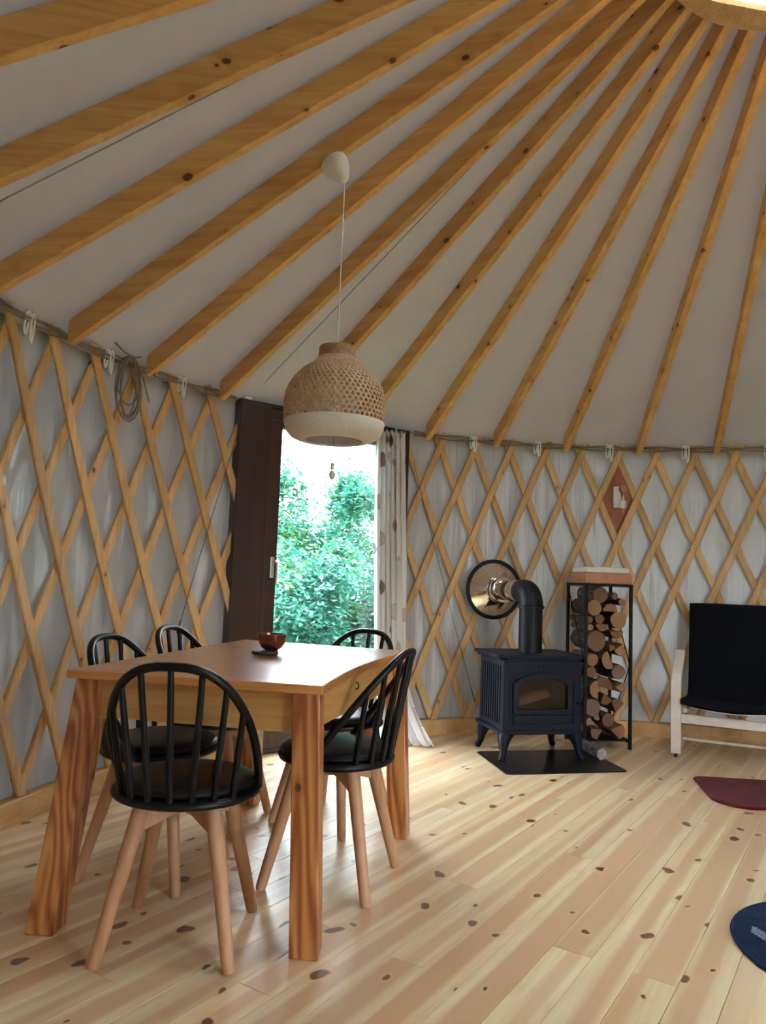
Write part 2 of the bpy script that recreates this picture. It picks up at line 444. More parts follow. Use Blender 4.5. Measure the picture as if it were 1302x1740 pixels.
# ---------------------------------------------------------------- floor: base and single planks
PANG = R_(-33.4)                           # planks run away to the right
fb = MB(); N = 96
ring = [(RW - .01) * Vector((math.sin(2 * pi * k / N), math.cos(2 * pi * k / N))) for k in range(N)]
fb.prism([(p.x, p.y) for p in ring], -.06, -.022)
floor = struct(fb.build('floor', M['floor'], loc=(CX, CY, 0)))
PW = .122
rf = RW - .015
nrow = int(rf * 2 / PW) + 1
prnd = random.Random(11)
for i in range(nrow):
    x0 = -rf + i * PW
    x1 = min(x0 + PW, rf)
    xa, xb = x0 + .0006, x1 - .0006
    if max(abs(xa), abs(xb)) >= rf - .01: continue
    hy = lambda x: math.sqrt(max(0, rf * rf - x * x))
    ya, yb = hy(xa), hy(xb)
    cuts = [-min(ya, yb)]
    y = cuts[0] + prnd.uniform(.7, 2.6)
    while y < min(ya, yb) - .5:
        cuts.append(y); y += prnd.uniform(1.9, 3.2)
    cuts.append(min(ya, yb))
    for j in range(len(cuts) - 1):
        a, b = cuts[j] + .0005, cuts[j + 1] - .0005
        a0, a1 = (-ya, -yb) if j == 0 else (a, a)
        b0, b1 = (ya, yb) if j == len(cuts) - 2 else (b, b)
        xm, ym = (xa + xb) / 2, (a + b) / 2
        e = .0012
        bot = [(xa - xm, a0 - ym, -.022), (xb - xm, a1 - ym, -.022), (xb - xm, b1 - ym, -.022), (xa - xm, b0 - ym, -.022)]
        mid = [(p[0], p[1], -e) for p in bot]
        top = [(xa - xm + e, a0 - ym + e, 0), (xb - xm - e, a1 - ym + e, 0), (xb - xm - e, b1 - ym - e, 0), (xa - xm + e, b0 - ym - e, 0)]
        m = MB(); m.add(bot + mid + top, [(3, 2, 1, 0), (8, 9, 10, 11)] + [(k, (k + 1) % 4, (k + 1) % 4 + 4, k + 4) for k in range(4)] + [(k + 4, (k + 1) % 4 + 4, (k + 1) % 4 + 8, k + 8) for k in range(4)])
        c = Vector((xm * math.cos(PANG) - ym * math.sin(PANG), xm * math.sin(PANG) + ym * math.cos(PANG), 0))
        m.build('plank', M['floor'], floor, loc=c, rz=PANG)

# ---------------------------------------------------------------- canvas walls with lattice
DL, DR = -50.0, -26.6                      # the garden door spans these angles
D2L, D2R = 150.0, 178.0                    # unseen door behind the camera, added to let in daylight
def wall_canvas(name, t0, t1, amp, seed, ztop=2.235):
    m = MB()
    nt = max(2, int((t1 - t0) / .25)); nz = 20
    for i in range(nt + 1):
        th = t0 + (t1 - t0) * i / nt
        for j in range(nz + 1):
            z = -.05 + (ztop + .05) * j / nz
            u = R_(th) * RW
            d = noise.noise(Vector((u * 5.0, z * .5, seed))) + .6 * noise.noise(Vector((u * 13.0 + z * 1.1, z * .8, seed + 3)))
            rid = max(0, 1 - 6 * abs(noise.noise(Vector((u * 2.6 - z * .45, z * .3, seed + 9)))))
            fade = min(1, (th - t0) / 3, (t1 - th) / 3) * min(1, (ztop - z) / .3) * min(1, (z + .05) / .2)
            m.v.append(lpol(th, RW + .012 + amp * fade * (.45 * d + .5 - .45 * rid), z))
    for i in range(nt):
        for j in range(nz):
            a = i * (nz + 1) + j
            m.f.append((a, a + 1, a + nz + 2, a + nz + 1)); m.mi.append(0)
    return struct(m.build(name, M['canvas_wall'], smooth=True, angle=3, loc=(CX, CY, 0)))
wall_left = wall_canvas('wall_left', -150, DL + .2, .06, 1.0)
wall_right = wall_canvas('wall_right', DR - .2, 70, .014, 5.0)
wall_back = wall_canvas('wall_back', 70, D2L, .008, 8.0)
wall_rear = wall_canvas('wall_rear', D2R, 210, .008, 12.0)

SLOPE = 7.5                                # degrees of turn per metre of height
def slat_mesh(name, sign, th_top, r, zlo=.10, ztop=2.193, tmin=None, tmax=None):
    """one lattice slat: theta = th_top + sign*SLOPE*(z-2.1); bent to the wall"""
    w, tk = .050, .016
    cut = False
    m = MB(); n = 8
    rows = []
    for i in range(n + 1):
        z = zlo + (ztop - zlo) * i / n
        th = th_top + sign * SLOPE * (z - 2.1)
        rows.append((th, z))
    if tmin is not None or tmax is not None:
        cut = True
        ok = [(t, z) for t, z in [(th_top + sign * SLOPE * (zlo + (ztop - zlo) * k / 80 - 2.1), zlo + (ztop - zlo) * k / 80) for k in range(81)]
              if (tmin is None or t >= tmin) and (tmax is None or t <= tmax)]
        if len(ok) < 12: return None
        k = len(ok) - 1
        rows = [ok[round(k * i / n)] for i in range(n + 1)]
    dth = sign * SLOPE * pi / 180 * r
    tn = Vector((dth, 1)).normalized()      # (along circumference, z)
    nv = Vector((tn.y, -tn.x))
    for ri, (th, z) in enumerate(rows):
        plumb = cut and ((ri == 0 and z > zlo + .03) or (ri == len(rows) - 1 and z < ztop - .03))
        for du, dr in ((-w / 2, -tk / 2 + .004), (-w / 2 + .006, -tk / 2), (w / 2 - .006, -tk / 2), (w / 2, -tk / 2 + .004), (w / 2, tk / 2), (-w / 2, tk / 2)):
            if plumb:                       # sawn off upright against the door frame
                m.v.append(lpol(th, r + dr, z + nv.y * du - tn.y * nv.x * du / tn.x))
            else:
                m.v.append(lpol(th + math.degrees(nv.x * du / r), r + dr, z + nv.y * du))
    for i in range(len(rows) - 1):
        for k in range(6):
            k2 = (k + 1) % 6
            m.f.append((i * 6 + k, i * 6 + k2, i * 6 + 6 + k2, i * 6 + 6 + k)); m.mi.append(0)
    m.f.append(tuple(range(5, -1, -1))); m.mi.append(0)
    q = (len(rows) - 1) * 6
    m.f.append(tuple(q + k for k in range(6))); m.mi.append(0)
    return m.mesh(name, M['slat'])
R_IN, R_OUT = RW - .036, RW - .017
def lattice(parent, off, t0, t1, front_sign, tmin=None, tmax=None):
    shared = {}
    for sign in (front_sign, -front_sign):
        r = R_IN if sign == front_sign else R_OUT
        shared[sign] = slat_mesh('slat', sign, 0.0, r)
        k0 = math.floor((t0 - 20) / 5); k1 = math.ceil((t1 + 20) / 5)
        for k in range(k0, k1 + 1):
            th = off + 5 * k
            lo, hi = sorted((th + sign * SLOPE * .085, th - sign * SLOPE * 2.0))
            if hi < t0 or lo > t1: continue
            if (tmin is not None and lo < tmin) or (tmax is not None and hi > tmax):
                me = slat_mesh('slat', sign, th, r, tmin=tmin, tmax=tmax)
                if me: link('slat', me, parent)
            else:
                link('slat', shared[sign], parent, rz=-R_(th))
lattice(wall_left, .55, -104, DL, -1, tmax=DL + .1)
lattice(wall_right, -1.5, DR, 40, 1, tmin=DR - .1)

def arc_board(name, t0, t1, r0, r1, z0, z1, mat):
    m = MB(); n = max(2, int((t1 - t0) / 2.5))
    for i in range(n + 1):
        th = t0 + (t1 - t0) * i / n
        for r, z in ((r0, z0), (r1, z0), (r1, z1), (r0 + .004, z1), (r0, z1 - .004)):
            m.v.append(lpol(th, r, z))
    for i in range(n):
        for k in range(5):
            k2 = (k + 1) % 5
            m.f.append((i * 5 + k, i * 5 + k2, i * 5 + 5 + k2, i * 5 + 5 + k)); m.mi.append(0)
    m.f.append((4, 3, 2, 1, 0)); m.f.append(tuple(n * 5 + k for k in range(5))); m.mi += [0, 0]
    return m.build(name, mat, loc=(CX, CY, 0))
struct(arc_board('baseboard_left', -150, DL - .2, RW - .062, RW - .004, .0, .105, M['base']))
struct(arc_board('baseboard_right', DR + .2, D2L - .2, RW - .062, RW - .004, .0, .105, M['base']))

# ---------------------------------------------------------------- roof: canvas cone, rafters, crown ring
RV = .112                                  # vertical height of a rafter
m = MB(); nt, nr = 288, 22
for i in range(nt):
    th = 360 * i / nt + TH0 + .4
    ph = ((th - TH0 - .4) % 10) / 10       # 0 at a rafter, .5 between two
    for j in range(nr + 1):
        r = .66 + (RW + .06 - .66) * j / nr
        sag = .020 * math.sin(pi * ph) ** 1.0 * min(1, r / 2)
        wr = .005 * noise.noise(Vector((R_(th) * r * 3, r * 2.2, 2.0))) * (1 - abs(2 * ph - 1))
        edge = max(0, (r - 2.8) / .5)
        wr += .010 * edge * noise.noise(Vector((R_(th) * 16, r * 5, 4.0)))
        m.v.append(lpol(th, r, ze(r) + RV + .016 - sag + wr))
for i in range(nt):
    i2 = (i + 1) % nt
    for j in range(nr):
        m.f.append((i * (nr + 1) + j, i * (nr + 1) + j + 1, i2 * (nr + 1) + j + 1, i2 * (nr + 1) + j)); m.mi.append(0)
ceiling = struct(m.build('ceiling', M['canvas_roof'], smooth=True, angle=3, loc=(CX, CY, 0)))
m = MB()
w = .042
yt, yr = RT, RR - .02
prof = [(yr, ze(yr)), (RT - .006, ze(RT - .006)), (RT, ze(RT) + .004), (RT, ze(RT) + RV - .008), (RT - .008, ze(RT - .008) + RV), (yr, ze(yr) + RV)]
e = .003
def rl(x, ins): 
    cy_, cz_ = 1.9, ze(1.9) + RV / 2
    return [Vector((x, p[0], p[1])) for p in prof]
m.hexa(rl(0, 0), rl(w, 0))
raf = m.mesh('rafter', M['rafter'])
for k in range(-6, 14):
    link('rafter', raf, ceiling, bevel=.003, rz=-R_(TH0 + 10 * k))
for kk in (-1.55, 2.5):
    sm_ = MB()
    pa = [lpol(0, r, ze(r) + RV + .016 - .024) for r in (.9, 1.5, 2.1, 2.7, 3.1)]
    sm_.tube(pa, .0025, 5)
    sm_.build('seam', M['canvas_roof'], ceiling, smooth=True, rz=-R_(TH0 + 10 * kk))
# crown ring with an eight-sided opening
m = MB()
n8 = 8
def ringpts(r_in, z, n=64, rot=R_(-10)):
    out = []
    for k in range(n):
        a = 2 * pi * k / n
        rel = ((a - rot + pi / n8) % (2 * pi / n8)) - pi / n8
        rr = r_in * math.cos(pi / n8) / math.cos(rel)
        out.append(Vector((rr * math.sin(a), rr * math.cos(a), z)))
    return out
def circ(r, z, n=64):
    return [Vector((r * math.sin(2 * pi * k / n), r * math.cos(2 * pi * k / n), z)) for k in range(n)]
zb, zt = HR - .015, HR + .30
loops = [circ(.66, zb), ringpts(.585, zb), ringpts(.575, zb + .015), ringpts(.56, zt), circ(.68, zt)]
for L in loops: m.v += L
for a in range(5):
    b = (a + 1) % 5
    for k in range(64):
        k2 = (k + 1) % 64
        m.f.append((a * 64 + k, a * 64 + k2, b * 64 + k2, b * 64 + k)); m.mi.append(0)
M['crown'] = wood('crown_pine', lin(224, 186, 140), lin(200, 150, 100), lin(130, 80, 40), 'Z', .5, knots=False, tone=.02)
m.build('crown_ring', M['crown'], ceiling)
win = MB()
win.lathe([(.69 * math.cos(a), zt + .004 + .16 * math.sin(a)) for a in [pi / 2 * k / 8 for k in range(8)]] + [(.001, zt + .164)], 48)
w1 = struct(win.build('window_1', M['glass'], smooth=True, loc=(CX, CY, 0)))

# ---------------------------------------------------------------- garden door (dark frame, one glazed leaf, handle on the left)
def door(name, tl, tr, zt, stile, jamb, handle):
    A, B = pol(tl, RW - .01), pol(tr, RW - .01)
    d = (B - A); L = d.length; d.normalize()
    ang = math.atan2(d.y, d.x)
    root = struct(MB().box((L / 2, 0, .01), (L, .10, .03)).build(name, M['darkwood'], loc=(A.x, A.y, 0), rz=ang))   # sill
    def part(nm, c, s, parent=root, mat='darkwood', bev=.004):
        return MB().box((0, 0, 0), s).build(nm, M[mat], parent, bevel=bev, loc=c)
    part('jamb', (jamb / 2 - .016, 0, zt / 2 + .01), (jamb + .032, .12, zt - .02))
    part('jamb', (L - .05, 0, zt / 2 + .01), (.10, .12, zt - .02))
    part('head', (L / 2, 0, zt - .045), (L - jamb - .10, .118, .09))
    x0, x1 = jamb + .006, L - .106
    zs, ze_ = .03, zt - .095
    leaf = part('door_stile', (x0 + stile / 2, -.012, (zs + ze_) / 2), (stile, .07, ze_ - zs))
    part('door_stile', (x1 - .045, -.012, (zs + ze_) / 2), (.09, .07, ze_ - zs))
    xm, ww = (x0 + stile + x1 - .09) / 2, (x1 - .09 - x0 - stile)
    part('door_rail', (xm, -.012, ze_ - .02), (ww, .068, .04))
    part('door_rail', (xm, -.012, zs + .06), (ww, .068, .12))
    part('pane', (xm, -.012, (zs + .12 + ze_ - .04) / 2), (ww + .01, .012, ze_ - .04 - zs - .12 + .01), mat='glass', bev=0)
    if handle:
        hx = x0 + stile * .62
        h = MB().box((0, 0, 0), (.026, .008, .13)).build('handle', M['steel'], leaf, bevel=.003, loc=(hx - x0 - stile / 2, -.039, 1.14 - (zs + ze_) / 2))
        MB().tube([(0, -.003, .035), (0, -.04, .035), (.004, -.052, .028), (.006, -.055, .0), (.006, -.055, -.1)], .0085, 10).build('handle', M['steel'], leaf, smooth=True, loc=h.location)
    return root
door('door_1', DL, DR, 2.165, .085, .185, True)
door('door_added_daylight', D2L, D2R, 2.10, .09, .06, True)  # added out of view so daylight also enters from this side

# ---------------------------------------------------------------- outside: meadow and shrubs
g = MB()
g.prism([(40 * math.sin(2 * pi * k / 40), 40 * math.cos(2 * pi * k / 40)) for k in range(40)], -.35, -.25)
struct(g.build('ground', M['grass'], loc=(CX, CY, 0)))
def shrub(x, y, h, rad, nleaf, label, seed, mats=('leaf_a', 'leaf_b')):
    rn = random.Random(seed)
    t = thing('shrub', label, 'shrub', (x, y, -.25), 0, 'leafy shrubs outside the garden door')
    st = MB(); tips = []
    for k in range(9):
        a = rn.uniform(0, 2 * pi); rr = rad * rn.uniform(.2, .8); hh = h * rn.uniform(.7, .98)
        p = [Vector((0.1 * math.cos(a), .1 * math.sin(a), 0))]
        for s in range(1, 6):
            f = s / 5
            p.append(Vector((rr * f * math.cos(a) + rn.uniform(-.06, .06), rr * f * math.sin(a) + rn.uniform(-.06, .06), hh * f)))
        st.tube(p, [.018 - .0028 * i for i in range(6)], 5)
        tips += p[2:]
    st.build('stems', M['stem'], t, smooth=True)
    for gi in range(2):
        n = int(nleaf * (.78 if gi == 0 else .22))
        V, Fc = [], []
        blobs = [(rn.choice(tips), rn.uniform(.18, .42)) for _ in range(int(34 * rad * h / 2))]
        for _ in range(n):
            b, br = rn.choice(blobs)
            dv = Vector((rn.gauss(0, 1), rn.gauss(0, 1), rn.gauss(0, .8)))
            c = b + dv.normalized() * br * rn.uniform(.25, 1.0) ** .6
            if c.z < .05: c.z = rn.uniform(.05, .6)
            L = rn.uniform(.045, .085)
            ax = Vector((rn.uniform(-1, 1), rn.uniform(-1, 1), rn.uniform(-.7, .35))).normalized()
            sd = ax.cross(Vector((rn.uniform(-.5, .5), rn.uniform(-.5, .5), 1))).normalized()
            nr_ = ax.cross(sd)
            o = len(V)
            V += [c - ax * L * .5, c + sd * L * .32 + nr_ * .006, c + ax * L * .55 - nr_ * .01, c - sd * L * .32 + nr_ * .006]
            Fc += [(o, o + 1, o + 2), (o, o + 2, o + 3)]
        me = bpy.data.meshes.new('foliage')
        me.from_pydata([tuple(v) for v in V], [], Fc)
        me.materials.append(M[mats[gi]])
        f = link('foliage', me, t)
        f['kind'] = 'stuff'
    return t
shrub(-.70, 8.7, 2.62, .75, 15000, 'tall blue-green shrub in the middle of the door glass, highest crown', 1)
shrub(-1.50, 9.3, 2.40, .75, 12000, 'leafy shrub at the left edge of the door glass, behind the handle', 2)
shrub(.02, 9.5, 2.95, .75, 11000, 'leafy shrub at the right edge of the door glass beside the curtain', 3)
shrub(-.62, 7.15, 1.55, .55, 8000, 'near yellow-green bush low in the middle of the door glass', 4, ('leaf_a', 'leaf_b'))
shrub(-1.35, 7.4, 1.60, .55, 8000, 'near low bush at the lower left of the door glass', 5)
shrub(-.12, 7.6, 1.35, .45, 6000, 'small bush at the lower right of the door glass near the curtain', 6)
shrub(-1.3, 13.2, 2.90, 1.5, 9000, 'far hedge bush seen through the gaps between the nearer shrubs', 7)

# ---------------------------------------------------------------- dining table
TZ = .775
TC = [Vector((-.986, 2.415)), Vector((-.157, 2.251)), Vector((.154, 3.442)), Vector((-.655, 3.715))]
def table():
    t = thing('dining_table', 'varnished pine dining table with thick splayed legs and a curved right edge', 'table', (-.41, 2.93, 0))
    o = Vector((-.41, 2.93))
    c = [p - o for p in TC]
    # outline with a hollow right edge
    pts = [c[0], c[1]]
    for k in range(1, 10):
        f = k / 10
        p = c[1].lerp(c[2], f)
        nrm = Vector((-(c[2] - c[1]).y, (c[2] - c[1]).x)).normalized()
        pts.append(p + nrm * .045 * math.sin(pi * f))
    pts += [c[2], c[3]]
    ang = math.atan2((c[1] - c[0]).y, (c[1] - c[0]).x)
    ca, sa = math.cos(-ang), math.sin(-ang)
    loc = [(p.x * ca - p.y * sa, p.x * sa + p.y * ca) for p in pts]
    MB().prism(loc, TZ - .028, TZ).build('tabletop', M['tabletop'], t, bevel=.005, rz=ang)
    # aprons
    ins = .045
    e1 = (c[1] - c[0]).normalized(); e2 = (c[3] - c[0]).normalized()
    k0 = c[0] + e1 * ins + e2 * .075; k1 = c[1] - e1 * ins + e2 * .06; k2 = c[2] - e1 * (ins + .02) - e2 * ins; k3 = c[3] + e1 * ins - e2 * ins
    for a, b in ((k0, k1), (k1 - e1 * .03, k2 - e1 * .0), (k3, k2), (k0, k3)):
        d = b - a; L = d.length
        ap = MB().box((0, 0, 0), (L, .026, .125)).build('apron', M['apron'], t, bevel=.003, loc=((a.x + b.x) / 2, (a.y + b.y) / 2, TZ - .028 - .0625), rz=math.atan2(d.y, d.x))
    # legs: top centre, bottom centre, half size, turn
    legs = [((-.918, 2.487), (-.978, 2.380), .043, -6), ((-.207, 2.328), (-.179, 2.293), .042, -5),
            ((.082, 3.368), (.118, 3.325), .042, -12), ((-.583, 3.635), (-.592, 3.705), .042, -14)]
    for (tx, ty), (bx, by), h, a in legs:
        a = R_(a)
        sq = [Vector((x * math.cos(a) - y * math.sin(a), x * math.sin(a) + y * math.cos(a))) for x, y in ((-h, -h), (h, -h), (h, h), (-h, h))]
        b0 = Vector((bx, by)) - o; t0 = Vector((tx, ty)) - o
        m = MB()
        n = 4
        bot = [Vector((p.x, p.y, 0)) for p in sq]
        top = [Vector((p.x + t0.x - b0.x, p.y + t0.y - b0.y, TZ - .029)) for p in sq]
        m.hexa(bot, top)
        m.build('leg', M['table'], t, bevel=.004, loc=(b0.x, b0.y, 0))
    # small iron drawer hook on the right apron
    hk = MB().tube([(0, 0, .012), (.008, -.003, .010), (.011, -.004, 0), (.008, -.003, -.010), (0, 0, -.012)], .0025, 6)
    q = k1.lerp(k2, .42) - e1 * .001
    hk.build('hook', M['rackmetal'], t, smooth=True, loc=(q.x, q.y, TZ - .07))
    return t
table()

# ---------------------------------------------------------------- chairs
def hoop_pt(t):
    c, s = math.cos(t), math.sin(t)
    u = .222 * math.copysign(abs(c) ** .72, c)
    v = max(0, s) ** .85
    u *= .955 + .06 * math.sin(min(1, v * 1.6) * pi / 2)
    return Vector((u, .03 - .30 * v, .445 + .39 * v))
def make_chair(label, loc, rz):
    t = thing('dining_chair', label, 'chair', loc, rz, 'black spindle-back chairs around the dining table')
    shell = MB().lathe([(.02, .414), (.12, .416), (.185, .424), (.213, .436), (.218, .447), (.212, .455), (.19, .456)], 40, sx=1.0, sy=.98)
    shell.build('seat', M['black'], t, smooth=True, angle=1.2)
    cu = MB().lathe([(.196, .4555), (.206, .461), (.206, .470), (.196, .479), (.17, .4855), (.1, .490), (.02, .491), (.0005, .491)], 40, sx=1.0, sy=.98)
    cush = cu.build('cushion', M['cushion'], t, smooth=True, angle=1.2)
    MB().tube([Vector((.207 * math.cos(a), .203 * math.sin(a), .4655)) for a in [2 * pi * k / 40 for k in range(40)]], .004, 6, closed=True).build('piping', M['black'], cush, smooth=True)
    MB().tube([hoop_pt(pi * k / 36) for k in range(37)], .0130, 10).build('back_hoop', M['black'], t, smooth=True, angle=1.2)
    MB().tube([Vector((.213 * math.cos(a), .208 * math.sin(a), .441)) for a in [R_(-176 + 172 * k / 24) for k in range(25)]], .012, 8).build('back_rail', M['black'], t, smooth=True, angle=1.2)
    for i in range(-3, 4):
        a = R_(i * 17.0)
        b = Vector((.207 * math.sin(a), -.203 * math.cos(a), .442))
        top = hoop_pt(pi / 2 - math.copysign((0, .267, .60, .90)[abs(i)], i))
        MB().tube([b, b.lerp(top, .33), b.lerp(top, .66), top], [.0105, .0102, .0098, .0092], 8).build('spindle', M['black'], t, smooth=True, angle=1.2)
    for s in (1, -1):
        rot = Matrix.Rotation(s * pi / 4, 3, 'Z')
        m = MB()
        L = .145
        pr = [(-L, .415), (L, .415), (L, .345), (.05, .372), (-.05, .372), (-L, .345)]
        z_off = 0 if s == 1 else -.0006
        f = [rot @ Vector((p[0], -.015, p[1] + z_off)) for p in pr]; b = [rot @ Vector((p[0], .015, p[1] + z_off)) for p in pr]
        m.hexa(f, b).build('crossbar', M['beech'], t, bevel=.002)
    for sx in (-1, 1):
        for sy in (-1, 1):
            foot = Vector((sx * .188, sy * .194, 0)); top = Vector((sx * .104, sy * .104, .415))
            MB().tube([foot + Vector((0, 0, .0)), foot.lerp(top, .03), foot.lerp(top, .8), top], [.0165, .0185, .0235, .0245], 12).build('leg', M['beech'], t, smooth=True, angle=1.0)
    return t
ch = make_chair('black spindle-back chair nearest the camera at the near end of the table', (-.567, 2.362, 0), 0)
copy_thing(ch, (-.142, 2.85, 0), R_(73.5), 'black chair seen from the side at the right long side of the table')
copy_thing(ch, (-.185, 3.51, 0), R_(149), 'black chair at the far right corner of the table, facing the camera')
copy_thing(ch, (-.795, 2.868, 0), R_(-104.5), 'black chair on the left long side of the table, nearer of the two')
copy_thing(ch, (-.715, 3.44, 0), R_(-104.5), 'black chair on the left long side of the table, farther of the two')

# ---------------------------------------------------------------- bowl and coaster
bx, by = -.435, 3.10
MB().lathe([(.0005, 0), (.050, 0), (.053, .003), (.053, .010), (.050, .013), (.0005, .013)], 32).build('coaster', M['slate'], smooth=True, angle=.6, loc=(bx - .022, by - .02, TZ + .0005))
tag(bpy.data.objects['coaster'], 'round dark slate coaster on the table under the copper bowl', 'coaster')
MB().lathe([(.0005, 0), (.026, .0), (.042, .012), (.053, .030), (.0585, .055), (.0595, .066), (.0575, .066), (.0562, .055), (.050, .031), (.039, .0145), (.02, .005), (.0005, .004)], 36).build('bowl', M['copper'], smooth=True, loc=(bx, by, TZ + .0145))
tag(bpy.data.objects['bowl'], 'small brown copper bowl standing on the dining table', 'bowl')

# ---------------------------------------------------------------- pendant lamp
def pendant():
    px, py = -.211, 3.0
    t = thing('pendant_lamp', 'woven bamboo pendant lamp hanging over the table from a rafter', 'lamp', (px, py, 1.64))
    Z0 = 1.64
    # ceiling cup, square to the rafter's underside
    inw = Vector((math.sin(R_(74.4)), -math.cos(R_(74.4)), 0))
    al = math.atan(SL)
    nrm = (inw * math.sin(al) + Vector((0, 0, -math.cos(al)))).normalized()
    apex = Vector((0, 0, 2.745 - Z0))
    rot = Vector((0, 0, -1)).rotation_difference(nrm).to_matrix()
    base = apex - nrm * .108
    prof = [(.0005, 0), (.05, 0), (.057, -.004), (.058, -.02), (.053, -.045), (.040, -.075), (.022, -.10), (.012, -.108), (.0005, -.108)]
    m = MB(); m.lathe(prof, 28)
    m.v = [base + rot @ p for p in m.v]
    m.build('ceiling_cup', M['white'], t, smooth=True, angle=.8)
    MB().tube([apex - nrm * .01, apex + Vector((0, 0, -.02)), Vector((0, 0, .55)), Vector((0, 0, .395)), Vector((0, 0, .14))], .0028, 6).build('cord', M['white'], t, smooth=True)
    P = [(.070, .388), (.0715, .372), (.0735, .352), (.082, .335), (.105, .315), (.135, .293), (.158, .272), (.178, .247), (.193, .22), (.203, .19), (.208, .155), (.2075, .125), (.2055, .10), (.202, .078)]
    # resample profile by arc length
    def prof_at(f):
        d = [0]
        for i in range(1, len(P)): d.append(d[-1] + math.hypot(P[i][0] - P[i - 1][0], P[i][1] - P[i - 1][1]))
        s = f * d[-1]
        for i in range(1, len(P)):
            if s <= d[i] + 1e-9:
                k = (s - d[i - 1]) / (d[i] - d[i - 1])
                return P[i - 1][0] + (P[i][0] - P[i - 1][0]) * k, P[i - 1][1] + (P[i][1] - P[i - 1][1]) * k
        return P[-1]
    m = MB()
    NS = 56
    for sgn in (1, -1):
        for k in range(NS):
            a0 = 2 * pi * k / NS
            st = 18; V = []; Fc = []
            for i in range(st + 1):
                f = i / st
                r, z = prof_at(f)
                r += .0012 * sgn
                a = a0 + sgn * 1.15 * f
                w_ = .0033
                for sd in (-1, 1):
                    aa = a + sd * w_ / max(r, .06)
                    V.append(Vector((r * math.cos(aa), r * math.sin(aa), z)))
            for i in range(st): Fc.append((2 * i, 2 * i + 1, 2 * i + 3, 2 * i + 2))
            m.add(V, Fc)
    for k in range(15):
        r, z = prof_at(.30 + .70 * k / 14.0)
        hw = .0022
        m.lathe([(r, z - hw), (r + .0005, z + hw)], 56)
    o = m.build('weave', M['bamboo'], t); o['kind'] = 'stuff'
    sm = o.modifiers.new('thick', 'SOLIDIFY'); sm.thickness = .0014
    MB().lathe([(.0665, .352), (.0665, .388), (.0725, .392), (.0745, .384), (.0740, .370), (.0775, .346), (.0745, .344)], 40).build('neck_ring', M['bamboo_dark'], t, smooth=True, angle=1.0)
    MB().lathe([(.2045, .080), (.2045, .074), (.201, .058), (.192, .036), (.176, .018), (.150, .007), (.117, .004), (.1145, .010), (.148, .013), (.172, .024), (.187, .042), (.195, .064), (.197, .080)], 56).build('lower_band', M['shadewhite'], t, smooth=True, angle=1.2)
    MB().lathe([(.0005, .150), (.020, .148), (.021, .095), (.016, .088), (.0005, .087)], 20).build('socket', M['white'], t, smooth=True, angle=.8)
    b = MB().lathe([(.0005, .030), (.018, .035), (.028, .05), (.028, .062), (.017, .082), (.013, .088)], 20).build('bulb', M['white'], t, smooth=True)
    wv = MB().tube([(0, 0, .03), (.002, 0, -.03), (0, 0, -.085)], .0012, 5).build('pull_cord', M['wire'], t, smooth=True)
    MB().lathe([(.0005, -.084), (.007, -.085), (.0075, -.112), (.0005, -.114)], 14).build('pull_socket', M['steel'], wv, smooth=True, angle=.8)
    MB().lathe([(.0005, -.114), (.006, -.116), (.0125, -.130), (.012, -.144), (.006, -.152), (.0005, -.153)], 14).build('pull_bulb', M['white'], wv, smooth=True)
    return t
pendant()

# ---------------------------------------------------------------- curtain by the door
def curtain():
    m = MB(); nu, nz = 90, 40
    uvs = []
    for j in range(nz + 1):
        f = j / nz
        z = 2.125 * (1 - f)
        xl = -.075 + .085 * f ** 1.2
        xr = .135 + .075 * f
        if f > .72:
            g_ = (f - .72) / .28
            xr += .19 * g_ ** 2.2
            xl += .02 * g_
        for i in range(nu + 1):
            u = i / nu
            x = xl + (xr - xl) * u
            amp = .028 + .012 * f
            if f < .08: amp = .010 + .010 * f / .08
            ph = 2 * pi * (6.0 * u + .25 * math.sin(3 * f + u * 2))
            y = 5.185 + (x - .03) * .42 + amp * math.sin(ph) + .012 * math.sin(2.1 * ph + 2 * f)
            x += .012 * math.cos(ph) * (.3 + f)
            zz = z
            if f > .72:
                y -= .20 * ((f - .72) / .28) ** 2.5 * (.4 + u)
                zz = max(.006 + .012 * (1 + math.sin(ph)), z)
            if f < .02: zz += .012 * math.sin(ph * 2)
            m.v.append(Vector((x, y, zz))); uvs.append((u * .55 + .25, z * .85))
    for j in range(nz):
        for i in range(nu):
            a = j * (nu + 1) + i
            m.f.append((a, a + 1, a + nu + 2, a + nu + 1)); m.mi.append(0)
    me = m.mesh('curtain', M['curtain'], True, 3)
    uv = me.uv_layers.new(name='cloth')
    for lp in me.loops: uv.data[lp.index].uv = uvs[lp.vertex_index]
    o = link('curtain', me)
    s = o.modifiers.new('thick', 'SOLIDIFY'); s.thickness = .0025
    tag(o, 'white gathered curtain with beige and red printed circles beside the garden door', 'curtain')
    rod = MB().tube([pol(-47, RW - .10, 2.14), pol(-40, RW - .14, 2.14), pol(-33, RW - .14, 2.14), pol(-27.2, RW - .09, 2.14)], .008, 8)
    tag(rod.build('curtain_rod', M['rackmetal'], smooth=True, angle=1), 'thin dark rod holding the curtain above the garden door', 'curtain rod')
curtain()

